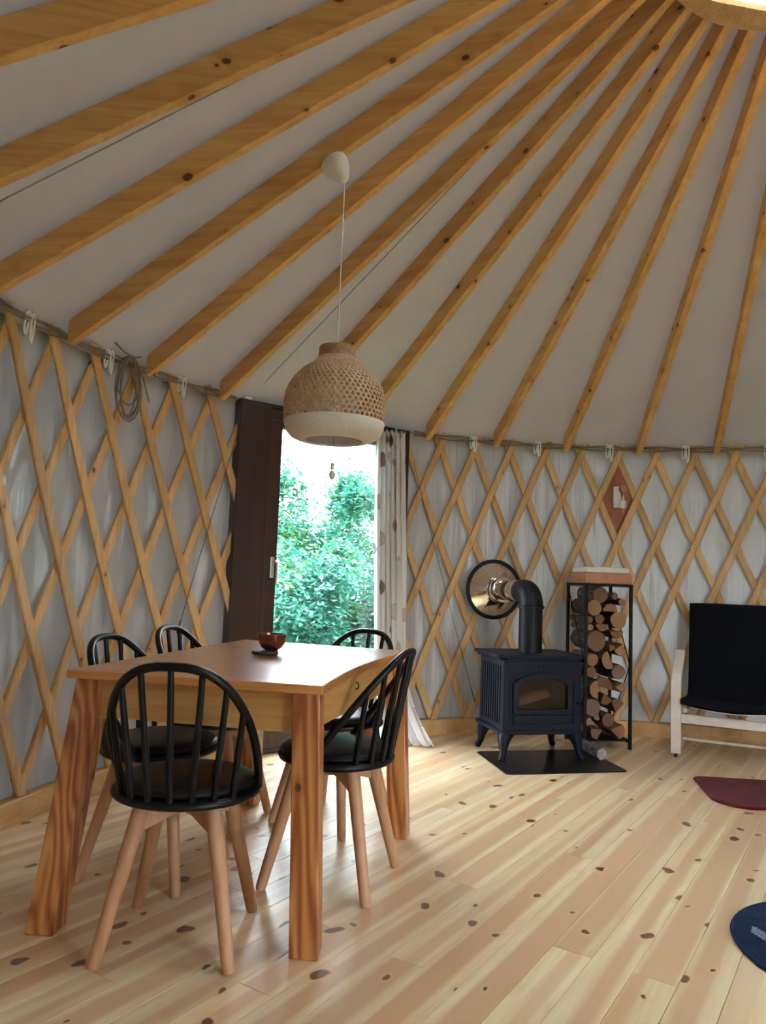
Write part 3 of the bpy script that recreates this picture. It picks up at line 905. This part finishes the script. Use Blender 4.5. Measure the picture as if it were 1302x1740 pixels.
# ---------------------------------------------------------------- wood stove
def arch(hw, z0, z1, rise, n=20):
    """arched outline, counter-clockwise from bottom left"""
    pts = [(-hw, z0), (hw, z0)]
    for k in range(n + 1):
        f = k / n
        x = hw - 2 * hw * f
        pts.append((x, z1 + rise * (1 - (x / hw) ** 2) ** .75))
    return pts
def arch_ring(inner, outer, y0, y1, mi=0):
    m = MB(); n = len(inner)
    for L, y in ((inner, y0), (outer, y0), (outer, y1), (inner, y1)):
        m.v += [Vector((p[0], y, p[1])) for p in L]
    for a in range(4):
        b = (a + 1) % 4
        for k in range(n):
            k2 = (k + 1) % n
            m.f.append((a * n + k, a * n + k2, b * n + k2, b * n + k)); m.mi.append(mi)
    return m
def stove():
    t = thing('wood_stove', 'dark blue-black cast iron wood stove with arched glass door', 'stove', (1.0, 4.985, 0), R_(13))
    W, D = .53, .40
    z0, z1 = .185, .615
    # shell with an open front
    b = MB()
    b.box((-W / 2 + .01, 0, (z0 + z1) / 2), (.02, D, z1 - z0))
    b.box((W / 2 - .01, 0, (z0 + z1) / 2), (.02, D, z1 - z0))
    b.box((0, D / 2 - .01, (z0 + z1) / 2), (W - .04, .02, z1 - z0))
    b.box((0, 0, z0 + .01), (W - .04, D, .02)); b.box((0, 0, z1 - .01), (W - .04, D, .02))
    hole = arch(.185, .305, .465, .055)
    hole2 = [(p[0], p[1]) for p in hole]
    outer = []
    for p in hole2:
        c = Vector((0, .40)); d = Vector(p) - c
        s = min((W / 2 - .002) / abs(d.x) if abs(d.x) > 1e-6 else 9e9, ((z1 - .001 - c.y) / d.y if d.y > 0 else (z0 + .001 - c.y) / d.y) if abs(d.y) > 1e-6 else 9e9)
        q = c + d * s
        outer.append((q.x, q.y))
    outer[0] = (-W / 2 + .002, z0 + .001); outer[1] = (W / 2 - .002, z0 + .001)
    # keep the two upper corners
    iu = max(range(2, len(outer)), key=lambda i: outer[i][0] + outer[i][1]); outer[iu] = (W / 2 - .002, z1 - .001)
    il = max(range(2, len(outer)), key=lambda i: -outer[i][0] + outer[i][1]); outer[il] = (-W / 2 + .002, z1 - .001)
    fr = arch_ring(hole2, outer, -D / 2 - .004, -D / 2 + .016)
    b.add(fr.v, fr.f)
    b.build('body', M['iron'], t)
    lin_ = MB(); lin_.box((0, D / 2 - .03, .41), (W - .06, .015, .36)); lin_.box((0, 0, .225), (W - .06, D - .06, .02))
    lin_.build('fire_box', M['soot'], t)
    # ribs down both sides
    for s in (-1, 1):
        for k in range(9):
            MB().box((0, 0, 0), (.008, .014, .36)).build('side_rib', M['iron'], t, bevel=.003, loc=(s * (W / 2 + .003), -.15 + k * .0375, .40))
    # door: arched moulding, lower panel, glass
    d = arch_ring(arch(.165, .318, .462, .048), arch(.205, .288, .474, .066), -D / 2 - .022, -D / 2 - .003).build('door', M['iron'], t, bevel=.004)
    arch_ring(arch(.212, .225, .484, .074), arch(.222, .215, .490, .080), -D / 2 - .012, -D / 2 - .003).build('door_moulding', M['iron'], d)
    g_ = arch(.168, .315, .463, .049)
    MB().hexa([Vector((p[0], -D / 2 + .001, p[1])) for p in g_], [Vector((p[0], -D / 2 + .005, p[1])) for p in g_]).build('pane', M['stoveglass'], d)
    MB().tube([(0, 0, 0), (0, -.03, 0), (.012, -.034, 0)], [.008, .008, .010], 8).build('door_handle', M['iron'], d, smooth=True, loc=(.236, -D / 2 - .004, .355))
    MB().box((0, 0, 0), (.39, .010, .056)).build('ash_panel', M['iron'], t, bevel=.004, loc=(0, -D / 2 - .008, .253))
    for k in range(-4, 5):
        hgt = .016 if k else .024
        MB().box((0, 0, 0), (.013, .004, hgt)).build('vent_slot', M['rackmetal'], t, loc=(k * .019, -D / 2 - .0145, .253))
    for k in range(-2, 3):
        MB().box((0, 0, 0), (.010, .005, .018)).build('vent_slot', M['rackmetal'], t, loc=(k * .016, -D / 2 - .006, .583))
    def slab(nm, w, dd, ch_, a, c, bev=.006):
        p = [(-w / 2, -dd / 2 + ch_), (-w / 2 + ch_, -dd / 2), (w / 2 - ch_, -dd / 2), (w / 2, -dd / 2 + ch_), (w / 2, dd / 2), (-w / 2, dd / 2)]
        MB().prism(p, a, c).build(nm, M['iron'], t, bevel=bev)
    slab('top_plate', .605, .465, .06, .628, .650)
    slab('top_moulding', .57, .435, .045, .612, .629)
    slab('base_plate', .575, .44, .05, .163, .186)
    for sx in (-1, 1):
        for sy in (-1, 1):
            pth = [Vector((sx * .225, sy * .165, .165)), Vector((sx * .245, sy * .182, .13)), Vector((sx * .252, sy * .190, .085)), Vector((sx * .256, sy * .196, .045)), Vector((sx * .272, sy * .210, .012)), Vector((sx * .275, sy * .213, .006))]
            MB().tube(pth, [.050, .040, .028, .019, .021, .018], 8).build('leg', M['iron'], t, smooth=True, angle=1.1)
    # flue: upright, elbow, black collar, then polished pipe to the wall
    rz = R_(-13)
    r = .077
    axw = Vector((-.25, .968, 0)).normalized()
    ax = Matrix.Rotation(rz, 3, 'Z') @ axw
    c0 = Vector((0, .0, 0))
    up_ = [c0 + Vector((0, 0, z)) for z in (.648, .80, .945)]
    fl = MB().tube(up_, r, 24); fl.build('flue_pipe', M['pipe'], t, smooth=True, angle=.9)
    MB().lathe([(r, .934), (r + .011, .936), (r + .011, .952), (r, .954)], 28).build('flue_flange', M['pipe'], t, smooth=True, angle=.6)
    el = []
    rad = .095
    for k in range(0, 7):
        a = pi / 2 * k / 6
        el.append(Vector((0, 0, .95)) + ax * (rad * (1 - math.cos(a))) + Vector((0, 0, rad * math.sin(a))))
    el.append(el[-1] + ax * .05)
    MB().tube(el, r + .003, 20).build('flue_elbow', M['pipe'], t, smooth=True, angle=.5)
    MB().tube([el[2] + Vector((0, 0, .0)) - ax * (r - .01), el[2] - ax * (r + .012) + Vector((0, 0, .014))], .008, 8).build('soot_plug', M['pipe'], t, smooth=True, angle=.6)
    return Vector((1.0, 4.985, 1.045)) + axw * (.095 + .05), axw
fp, fax = stove()
def wall_collar():
    wc = pol(-14.5, 3.205)
    L = (Vector((wc.x, wc.y, 1.045)) - fp).length
    t = thing('flue_collar', 'polished steel flue pipe and round cone plate on the lattice wall', 'flue collar', fp)
    rot = Vector((0, 0, 1)).rotation_difference(fax).to_matrix()
    def part(nm, prof, mat, n=40):
        m = MB().lathe(prof, n); m.v = [rot @ p for p in m.v]
        return m.build(nm, mat, t, smooth=True, angle=.5)
    part('pipe', [(.0005, 0.004), (.070, .004), (.072, .0), (.072, .10), (.078, .102), (.078, .118), (.072, .12), (.072, L - .10)], M['chrome'])
    part('sleeve', [(.074, L - .19), (.088, L - .188), (.090, L - .14), (.094, L - .138), (.096, L - .095)], M['chrome'])
    part('cone', [(.094, L - .10), (.105, L - .095), (.198, L - .012), (.204, L - .006)], M['chrome'])
    part('rim', [(.198, L - .016), (.216, L - .016), (.222, L - .008), (.220, L), (.199, L), (.198, L - .016)], M['black'])
wall_collar()

# hearth plate
mc = [(.657, 4.965), (.762, 4.408), (1.522, 4.583), (1.418, 5.139)]
mm = MB()
def rounded(pts, r, n=4):
    out = []
    for i, p in enumerate(pts):
        p = Vector(p); a = Vector(pts[i - 1]); b = Vector(pts[(i + 1) % len(pts)])
        da = (a - p).normalized(); db = (b - p).normalized()
        for k in range(n + 1):
            f = k / n
            out.append(p + da * r * (1 - f) ** 2 + db * r * f ** 2)
    return out
cx_, cy_ = 1.09, 4.774
mm.prism([(p.x - cx_, p.y - cy_) for p in rounded(mc, .035)], 0.0005, .006)
tag(mm.build('hearth_plate', M['mat'], bevel=.001, loc=(cx_, cy_, 0)), 'black rectangular hearth plate on the floor under the stove', 'hearth plate')

# ---------------------------------------------------------------- logs
def log_obj(shape, r, L, label, group, loc, rot=(0, 0, 0), seed=0, bark='bark', cut='cut'):
    """split or round log; local y along the log, cut faces at both ends"""
    rn = random.Random(seed)
    n = 14
    if shape == 'round':
        pts = [(r * (1 + rn.uniform(-.07, .07)) * math.cos(2 * pi * k / n), r * (1 + rn.uniform(-.07, .07)) * math.sin(2 * pi * k / n)) for k in range(n)]
    elif shape == 'half':
        pts = [(r * (1 + rn.uniform(-.05, .05)) * math.cos(pi * k / 9), r * (1 + rn.uniform(-.05, .05)) * math.sin(pi * k / 9) - r * .4) for k in range(10)]
    else:
        pts = [(0, -r * .75)] + [(r * 1.15 * math.sin(R_(-42 + 84 * k / 7)) * (1 + rn.uniform(-.05, .05)), -r * .75 + r * 1.55 * math.cos(R_(-42 + 84 * k / 7))) for k in range(8)][::-1]
    m = MB()
    N_ = len(pts)
    ys = [-L / 2, -L / 2 + .004, -L / 6, L / 6, L / 2 - .004, L / 2]
    rows = []
    for yi, y in enumerate(ys):
        s = .97 if yi in (0, 5) else 1 + rn.uniform(-.04, .04)
        ox, oz = (rn.uniform(-.004, .004), rn.uniform(-.004, .004)) if 1 < yi < 4 else (0, 0)
        m.v += [Vector((p[0] * s + ox, y, p[1] * s + oz)) for p in pts]
    for a in range(5):
        for k in range(N_):
            k2 = (k + 1) % N_
            split = (shape == 'half' and k == N_ - 1) or (shape == 'wedge' and k in (0, N_ - 1))
            m.f.append((a * N_ + k, a * N_ + k2, a * N_ + N_ + k2, a * N_ + N_ + k)); m.mi.append(1 if split else 0)
    m.f.append(tuple(reversed(range(N_)))); m.mi.append(1)
    m.f.append(tuple(5 * N_ + k for k in range(N_))); m.mi.append(1)
    o = m.build('log', [M[bark], M[cut]], smooth=True, angle=.6)
    o.location = loc; o.rotation_euler = rot
    return tag(o, label, 'log', group)

RKX, RKY, RKR = 1.415, 5.165, R_(8)
RKW, RKD, RKH = .325, .32, 1.115
def rk(x, y, z):
    return Vector((RKX + x * math.cos(RKR) - y * math.sin(RKR), RKY + x * math.sin(RKR) + y * math.cos(RKR), z))
def rack():
    t = thing('log_rack', 'tall narrow black steel log rack beside the stove', 'log rack', (RKX, RKY, 0), RKR)
    s = .019
    def bar(nm, a, b):
        a, b = Vector(a), Vector(b); c = (a + b) / 2; d = b - a
        sz = [max(abs(v), s) for v in d]
        MB().box((0, 0, 0), sz).build(nm, M['rackmetal'], t, loc=c)
    for x in (0, RKW):
        for y in (0, RKD):
            bar('post', (x, y, 0), (x, y, RKH))
    for y in (0, RKD): bar('top_bar', (s / 2, y, RKH - s / 2), (RKW - s / 2, y, RKH - s / 2))
    for x in (0, RKW): bar('top_bar', (x, s / 2, RKH - s / 2), (x, RKD - s / 2, RKH - s / 2))
    for x in (0, RKW): bar('bottom_bar', (x, s / 2, .05), (x, RKD - s / 2, .05))
    MB().box((0, 0, 0), (RKW - s, RKD - s, .006)).build('shelf', M['rackmetal'], t, loc=(RKW / 2, RKD / 2, .053))
    for x in (0, RKW):
        a, b = Vector((x, RKD - .01, .10)), Vector((x, .01, .56)); c = Vector((x, RKD - .01, RKH - .05))
        MB().tube([a, b, c], .004, 6).build('side_brace', M['rackmetal'], t)
rack()
S_ = RKH / 1363
LG = [ # crop px: cx, cy, r, shape, roll, place words
 (790, 400, 60, 'round', 0, 'dark-ended log at the very top of the stack'), (895, 405, 27, 'round', 0, 'thin log standing out at the top right of the stack'),
 (968, 455, 28, 'round', 0, 'thin log at the top right corner of the stack'), (722, 508, 60, 'round', 0, 'round log in the top row at the left front post'),
 (860, 508, 58, 'half', 0, 'half log in the top row, right of a round one'), (697, 610, 27, 'round', 0, 'thin pale log by the left front post, upper of two'),
 (782, 600, 38, 'round', 0, 'small round grey log in the upper third of the stack'), (930, 605, 66, 'round', 0, 'big dark bark-ended log on the right of the upper third'),
 (698, 672, 25, 'round', 0, 'thin pale log by the left front post, lower of two'), (800, 668, 52, 'half', 180, 'wide half log lying under the small round grey log'),
 (922, 725, 52, 'half', 180, 'flat half log on the right, under the big dark log'), (752, 785, 78, 'round', 0, 'largest round tan log of the stack'),
 (955, 850, 60, 'wedge', 200, 'orange split log at the right post, middle height'), (872, 845, 36, 'wedge', 30, 'dark split log left of the orange one'),
 (702, 938, 48, 'round', 0, 'round brown log by the left post at middle height'), (850, 950, 74, 'half', 250, 'pale half-moon log in the middle of the stack'),
 (700, 1042, 42, 'round', 0, 'round white-ended birch log by the left post'), (938, 1040, 56, 'round', 0, 'grey round log at the right below the half-moon log'),
 (672, 1185, 70, 'half', 270, 'half log with pale face by the left post, lower half'), (828, 1135, 76, 'half', 20, 'broad pale half log in the lower half of the stack'),
 (752, 1075, 30, 'wedge', 170, 'small pale wedge in the lower half of the stack'), (945, 1165, 50, 'wedge', 90, 'grey wedge at the right post, lower half'),
 (840, 1262, 58, 'wedge', 160, 'grey split log under the broad pale half log'), (705, 1335, 66, 'round', 0, 'dark round log by the left post, near the bottom'),
 (930, 1320, 66, 'wedge', 10, 'tall grey split log at the right post, near the bottom'), (855, 1432, 52, 'round', 0, 'reddish round log near the bottom of the stack'),
 (770, 1410, 34, 'wedge', 200, 'dark wedge left of the reddish round log'), (705, 1455, 44, 'wedge', 300, 'yellow wedge by the left post near the bottom'),
 (760, 1535, 62, 'wedge', 240, 'yellow split log lying at the bottom left of the stack'), (935, 1525, 74, 'wedge', 100, 'rough pale split log at the bottom right of the stack')]
for i, (cx, cy, r, sh, roll, lab) in enumerate(LG):
    x = (cx - 665) * S_ * 1.08 + .006
    z = (1668 - cy) * S_
    r_ = r * S_ * 1.10
    x = min(max(x, r_ + .008), RKW - r_ - .008)
    dep = random.Random(i).uniform(.0, .03)
    p = rk(x, RKD / 2 + dep - .015, z)
    log_obj(sh, r_, .29, lab + ' in the rack', 'firewood logs in the rack', p, (0, R_(roll), RKR), i + 3)
# log lying on the hearth plate and the wood behind the stove glass
log_obj('round', .036, .30, 'grey birch-bark log lying on the floor by the stove leg', 'loose logs', (1.41, 4.985, .042), (0, 0, R_(10)), 77, 'birchbark', 'birchend')
stc = lambda x, y, z: (1.0 + x * math.cos(R_(13)) - y * math.sin(R_(13)), 4.985 + x * math.sin(R_(13)) + y * math.cos(R_(13)), z)
log_obj('wedge', .036, .27, 'pale split log at the bottom behind the stove glass', 'wood inside the stove', stc(-.01, -.06, .272), (R_(0), R_(60), R_(13 + 82)), 81, 'cut')
log_obj('half', .05, .30, 'brown split log leaning higher behind the stove glass', 'wood inside the stove', stc(.0, .045, .345), (R_(18), R_(10), R_(13 - 95)), 82, 'cut')

# box on the rack
bxr = thing('storage_box', 'flat wooden box with a white lid on top of the log rack', 'box', rk(RKW / 2 + .012, RKD / 2 - .0, RKH + .0005), RKR)
MB().box((0, 0, .037), (.338, .26, .074)).build('body', M['boxwood'], bxr, bevel=.004)
MB().box((0, 0, .0942), (.322, .245, .040)).build('lid', M['lid'], bxr, bevel=.008)

# ---------------------------------------------------------------- armchair
def armchair():
    a = R_(-26.2)
    t = thing('armchair', 'white bentwood armchair with a black cushion against the right wall', 'armchair', (1.985, 5.045, 0), a)
    W = .66                                   # outer width; x to the right, y to the back
    pth = [Vector((0, y, z)) for y, z in ((0, .022), (0, .18), (.0, .36), (.004, .44), (.03, .50), (.085, .545), (.16, .575), (.24, .605), (.30, .635), (.335, .665))]
    base = [Vector((0, y, z)) for y, z in ((.0, .03), (.12, .018), (.42, .018), (.56, .03))]
    for x0 in (0, W):
        m = MB()
        hw, tk = .032, .0135
        rows = []
        for i, p in enumerate(pth):
            d = (pth[min(i + 1, len(pth) - 1)] - pth[max(i - 1, 0)]).normalized()
            nv = Vector((0, -d.z, d.y))
            rows.append([p + Vector((sx * hw, 0, 0)) + nv * s * tk for sx, s in ((-1, -1), (1, -1), (1, 1), (-1, 1))])
        for r_ in rows: m.v += r_
        for i in range(len(rows) - 1):
            for k in range(4):
                k2 = (k + 1) % 4
                m.f.append((i * 4 + k, i * 4 + k2, i * 4 + 4 + k2, i * 4 + 4 + k)); m.mi.append(0)
        m.f.append((3, 2, 1, 0)); q = (len(rows) - 1) * 4; m.f.append((q, q + 1, q + 2, q + 3)); m.mi += [0, 0]
        m.build('arm', M['white_birch'], t, bevel=.003, smooth=True, angle=.6, loc=(x0, 0, 0))
        MB().box((0, .30, .032), (.05, .56, .024)).build('runner', M['white_birch'], t, bevel=.004, loc=(x0, 0, 0))
        MB().box((0, 0, .011), (.02, .022, .022)).build('foot_pad', M['rubber'], t, loc=(x0, -.002, 0))
        MB().tube([Vector((0, .03, .30)), Vector((0, .25, .25)), Vector((0, .42, .33)), Vector((0, .55, .62)), Vector((0, .62, .95))], .016, 6).build('back_frame', M['white_birch'], t, smooth=True, angle=1, loc=(.055 if x0 == 0 else W - .055, 0, 0))
    MB().box((0, 0, 0), (W - .065, .022, .058)).build('front_rail', M['white_birch'], t, bevel=.003, loc=(W / 2, .012, .250))
    MB().tube([(.033, .10, .105), (W - .033, .10, .105)], .010, 10).build('cross_tube', M['white_birch'], t, smooth=True, angle=1)
    # curved seat ply under the cushion
    sp = MB()
    n = 12
    for i in range(n + 1):
        x = .05 + (W - .1) * i / n
        s = -.028 * math.sin(pi * i / n)
        sp.v += [Vector((x, -.02, .338 + s)), Vector((x, .42, .31 + s)), Vector((x, .42, .318 + s)), Vector((x, -.02, .346 + s))]
    for i in range(n):
        for k in range(4):
            k2 = (k + 1) % 4
            sp.f.append((i * 4 + k, i * 4 + k2, i * 4 + 4 + k2, i * 4 + 4 + k)); sp.mi.append(0)
    sp.f += [(3, 2, 1, 0), (n * 4, n * 4 + 1, n * 4 + 2, n * 4 + 3)]; sp.mi += [0, 0]
    sp.build('seat_ply', M['white_birch'], t, smooth=True, angle=.6)
    # cushion: one pad folded between seat and back
    path = [(-.045, .352), (-.03, .372), (.12, .360), (.28, .345), (.38, .35), (.43, .40), (.47, .52), (.52, .72), (.565, .90), (.585, .975), (.60, .995)]
    cu = MB(); nx = 12; th = .05
    P = [Vector(p) for p in path]
    rows = []
    for i, p in enumerate(P):
        d = (P[min(i + 1, len(P) - 1)] - P[max(i - 1, 0)]).normalized()
        nv = Vector((-d.y, d.x))
        hw = .285 if i > 3 else .30
        k = .55 if i in (0, len(P) - 1) else 1
        ring_ = []
        for sgn in (1, -1):
            for j in range(nx + 1):
                u = j / nx
                uu = u if sgn == 1 else 1 - u
                x = W / 2 + (uu * 2 - 1) * hw
                e_ = (1 - abs(uu * 2 - 1) ** 6)
                dz = -.026 * math.sin(pi * uu) if i < 5 else 0
                q = p + nv * (sgn * th / 2 * k * (.35 + .65 * e_))
                ring_.append(Vector((x, q.x, q.y + dz)))
        rows.append(ring_)
    nn = len(rows[0])
    for r_ in rows: cu.v += r_
    for i in range(len(rows) - 1):
        for k in range(nn):
            k2 = (k + 1) % nn
            cu.f.append((i * nn + k, i * nn + k2, i * nn + nn + k2, i * nn + nn + k)); cu.mi.append(0)
    cu.f.append(tuple(reversed(range(nn)))); cu.f.append(tuple((len(rows) - 1) * nn + k for k in range(nn))); cu.mi += [0, 0]
    cu.build('cushion', M['armcloth'], t, smooth=True, angle=1.3)
armchair()

# ---------------------------------------------------------------- rugs
o_ = Vector((2.3, 4.2))
pts = rounded([(1.865, 4.505), (1.775, 4.02), (1.86, 3.90), (2.9, 3.86), (2.95, 4.40)], .06, 5)
tag(MB().prism([(p.x - o_.x, p.y - o_.y) for p in pts], .0005, .014).build('rug', M['redrug'], bevel=.005, loc=(o_.x, o_.y, 0)), 'burgundy red rug on the floor in front of the armchair', 'rug')
br = thing('round_rug', 'round dark blue rug with pale stitched leaves at the right edge', 'rug', (1.54, 2.385, 0))
MB().lathe([(.0005, .0005), (.385, .0005), (.392, .005), (.386, .011), (.0005, .012)], 64).build('pile', M['bluerug'], br, smooth=True, angle=.8)
MB().tube([Vector((.389 * math.cos(2 * pi * k / 64), .389 * math.sin(2 * pi * k / 64), .0065)) for k in range(64)], .006, 6, closed=True).build('binding', M['bluerug'], br, smooth=True)
st = MB()
rn = random.Random(3)
for ang in range(0, 360, 40):
    for rr in (.30, .16):
        if rr == .16 and ang % 80: continue
        a = R_(ang + (20 if rr < .2 else 0)); c = Vector((rr * math.cos(a), rr * math.sin(a), .0128))
        d = Vector((math.cos(a + 1.9), math.sin(a + 1.9), 0)); s = Vector((-d.y, d.x, 0))
        for k in range(-5, 6):
            L = .035 * (1 - abs(k) / 6.5)
            p = c + d * k * .011
            q = (d * .6 + s).normalized() * L; e2 = d * .0022
            st.add([p - q - e2, p + q - e2, p + q + e2, p - q + e2], [(0, 1, 2, 3)])
so = st.build('stitching', M['stitch'], br); so['kind'] = 'stuff'

# ---------------------------------------------------------------- wall lamp on a diamond board
def wall_lamp():
    th, z = 3.55, 1.77
    p = pol(th, RW - .004, z)
    t = thing('wall_lamp', 'white wall lamp on a reddish diamond board between the lattice slats', 'lamp', p, -R_(th))
    # local: -y into the room
    MB().hexa([Vector((x, 0, zz)) for x, zz in ((0, -.325), (.142, 0), (0, .325), (-.142, 0))], [Vector((x, -.006, zz)) for x, zz in ((0, -.325), (.142, 0), (0, .325), (-.142, 0))]).build('mounting_board', M['plaque'], t)
    MB().box((-.010, -.026, .012), (.055, .04, .165)).build('plate', M['white'], t, bevel=.004)
    m = MB().lathe([(.0005, 0), (.026, .0), (.027, .004), (.027, .05), (.0005, .052)], 20)
    m.v = [Vector((p_.x + .024, -.046 - p_.z, p_.y + .072)) for p_ in m.v]
    m.build('holder', M['boxwood'], t, smooth=True, angle=.7)
    MB().tube([(.024, -.075, .05), (.025, -.078, .02), (.025, -.078, -.005)], .0035, 6).build('cord', M['white'], t, smooth=True)
    MB().lathe([(.0005, .012), (.008, .010), (.010, -.012), (.0235, -.020), (.0245, -.078), (.0005, -.079)], 20).build('socket', M['white'], t, smooth=True, angle=.7, loc=(.025, -.078, 0))
    MB().lathe([(.009, -.079), (.013, -.090), (.013, -.105), (.008, -.118), (.0005, -.121)], 16).build('bulb', M['bulbglass'], t, smooth=True, loc=(.025, -.078, 0))
wall_lamp()

# ---------------------------------------------------------------- cords, cables, tension wires
WORDS = {0: 'at the far left end of the wall top', 1: 'left of the cable coil', 2: 'right of the cable coil', 3: 'at the left corner of the garden door frame', 4: 'above the curtain side of the chrome flue plate',
         5: 'above the stove', 6: 'above the diamond board', 7: 'right of the diamond board', 8: 'at the right edge of the picture'}
for i, (th, L) in enumerate(((-78.0, .13), (-68.4, .12), (-58.9, .11), (-49.8, .12), (-17.0, .12), (-7.8, .12), (2.2, .13), (12.2, .13), (22.3, .12))):
    p = pol(th, RW - .055, 2.185)
    m = MB()
    for s in (-1, 1):
        lp = []
        for k in range(13):
            a = 2 * pi * k / 12
            lp.append(Vector((s * .014 + .011 * math.sin(a), -.004 * s - .004 * math.cos(a), -L / 2 * (1 - math.cos(a)) * (1 if s == 1 else .8))))
        m.tube(lp[:-1], .0055, 6, closed=True)
    m.tube([(.0, 0, .0), (.008, -.006, -L * .55), (.012, -.006, -L * 1.05)], .005, 6)
    tag(m.build('cord_loop', M['cordwhite'], smooth=True, loc=p, rz=-R_(th)), 'white cord loop on the wall top ' + WORDS[i], 'cord', 'white cord loops along the wall top')
def run(name, t0, t1, label, off=0):
    m = MB()
    for q in range(3):
        path = []
        n = int((t1 - t0) / 1.2)
        for k in range(n + 1):
            th = t0 + (t1 - t0) * k / n
            path.append(lpol(th, RW - .052 - .007 * (q % 2), 2.165 - .012 * q + .006 * math.sin(th * .9 + q * 2) ))
        m.tube(path, .0055, 6)
    tag(m.build(name, M['cablegrey'], smooth=True, loc=(CX, CY, 0)), label, 'cable')
run('cable_bundle', -109, DL - 1.5, 'grey cable bundle along the top of the left lattice wall')
run('cable_bundle', DR + 1.0, 40, 'grey cable bundle along the top of the right lattice wall')
m = MB(); rn = random.Random(5)
cc = pol(-66.2, RW - .075, 2.185)
for k in range(7):
    w_, h_ = rn.uniform(.06, .105), rn.uniform(.24, .34)
    lp = [Vector(((w_ * math.sin(a) * (.7 + .3 * math.sin(a / 2))) + rn.uniform(-.003, .003), -.003 * k + .004 * math.cos(a * 2 + k), -h_ / 2 * (1 - math.cos(a)))) for a in [2 * pi * q / 22 for q in range(22)]]
    m.tube(lp, .0042, 6, closed=True)
m.tube([(.02, -.024, -.02), (.075, -.03, -.10), (.13, -.03, -.21)], .0042, 6)
m.tube([(-.16, -.02, .045), (-.07, -.026, .0), (.0, -.026, -.01), (.06, -.02, .01)], .0042, 6)
tag(m.build('cable_coil', M['cablegrey'], smooth=True, loc=cc, rz=R_(66.2)), 'hanging coil of grey cable on the left lattice wall', 'cable')
def wire(a, b, label):
    m = MB(); pts = []
    for k in range(9):
        f = k / 8; th = a[0] + (b[0] - a[0]) * f
        pts.append(lpol(th, RW - .052, a[1] + (b[1] - a[1]) * f))
    m.tube(pts, .0022, 5)
    m.tube([pts[-2].lerp(pts[-1], .55), pts[-1]], .0045, 6)
    tag(m.build('tension_wire', M['wire'], smooth=True, loc=(CX, CY, 0)), label, 'wire')
wire((-25.6, 1.95), (-15.8, .22), 'thin diagonal steel wire on the wall between curtain and stove')
wire((-50.6, 2.0), (-57.5, .75), 'thin diagonal steel wire on the wall left of the garden door')
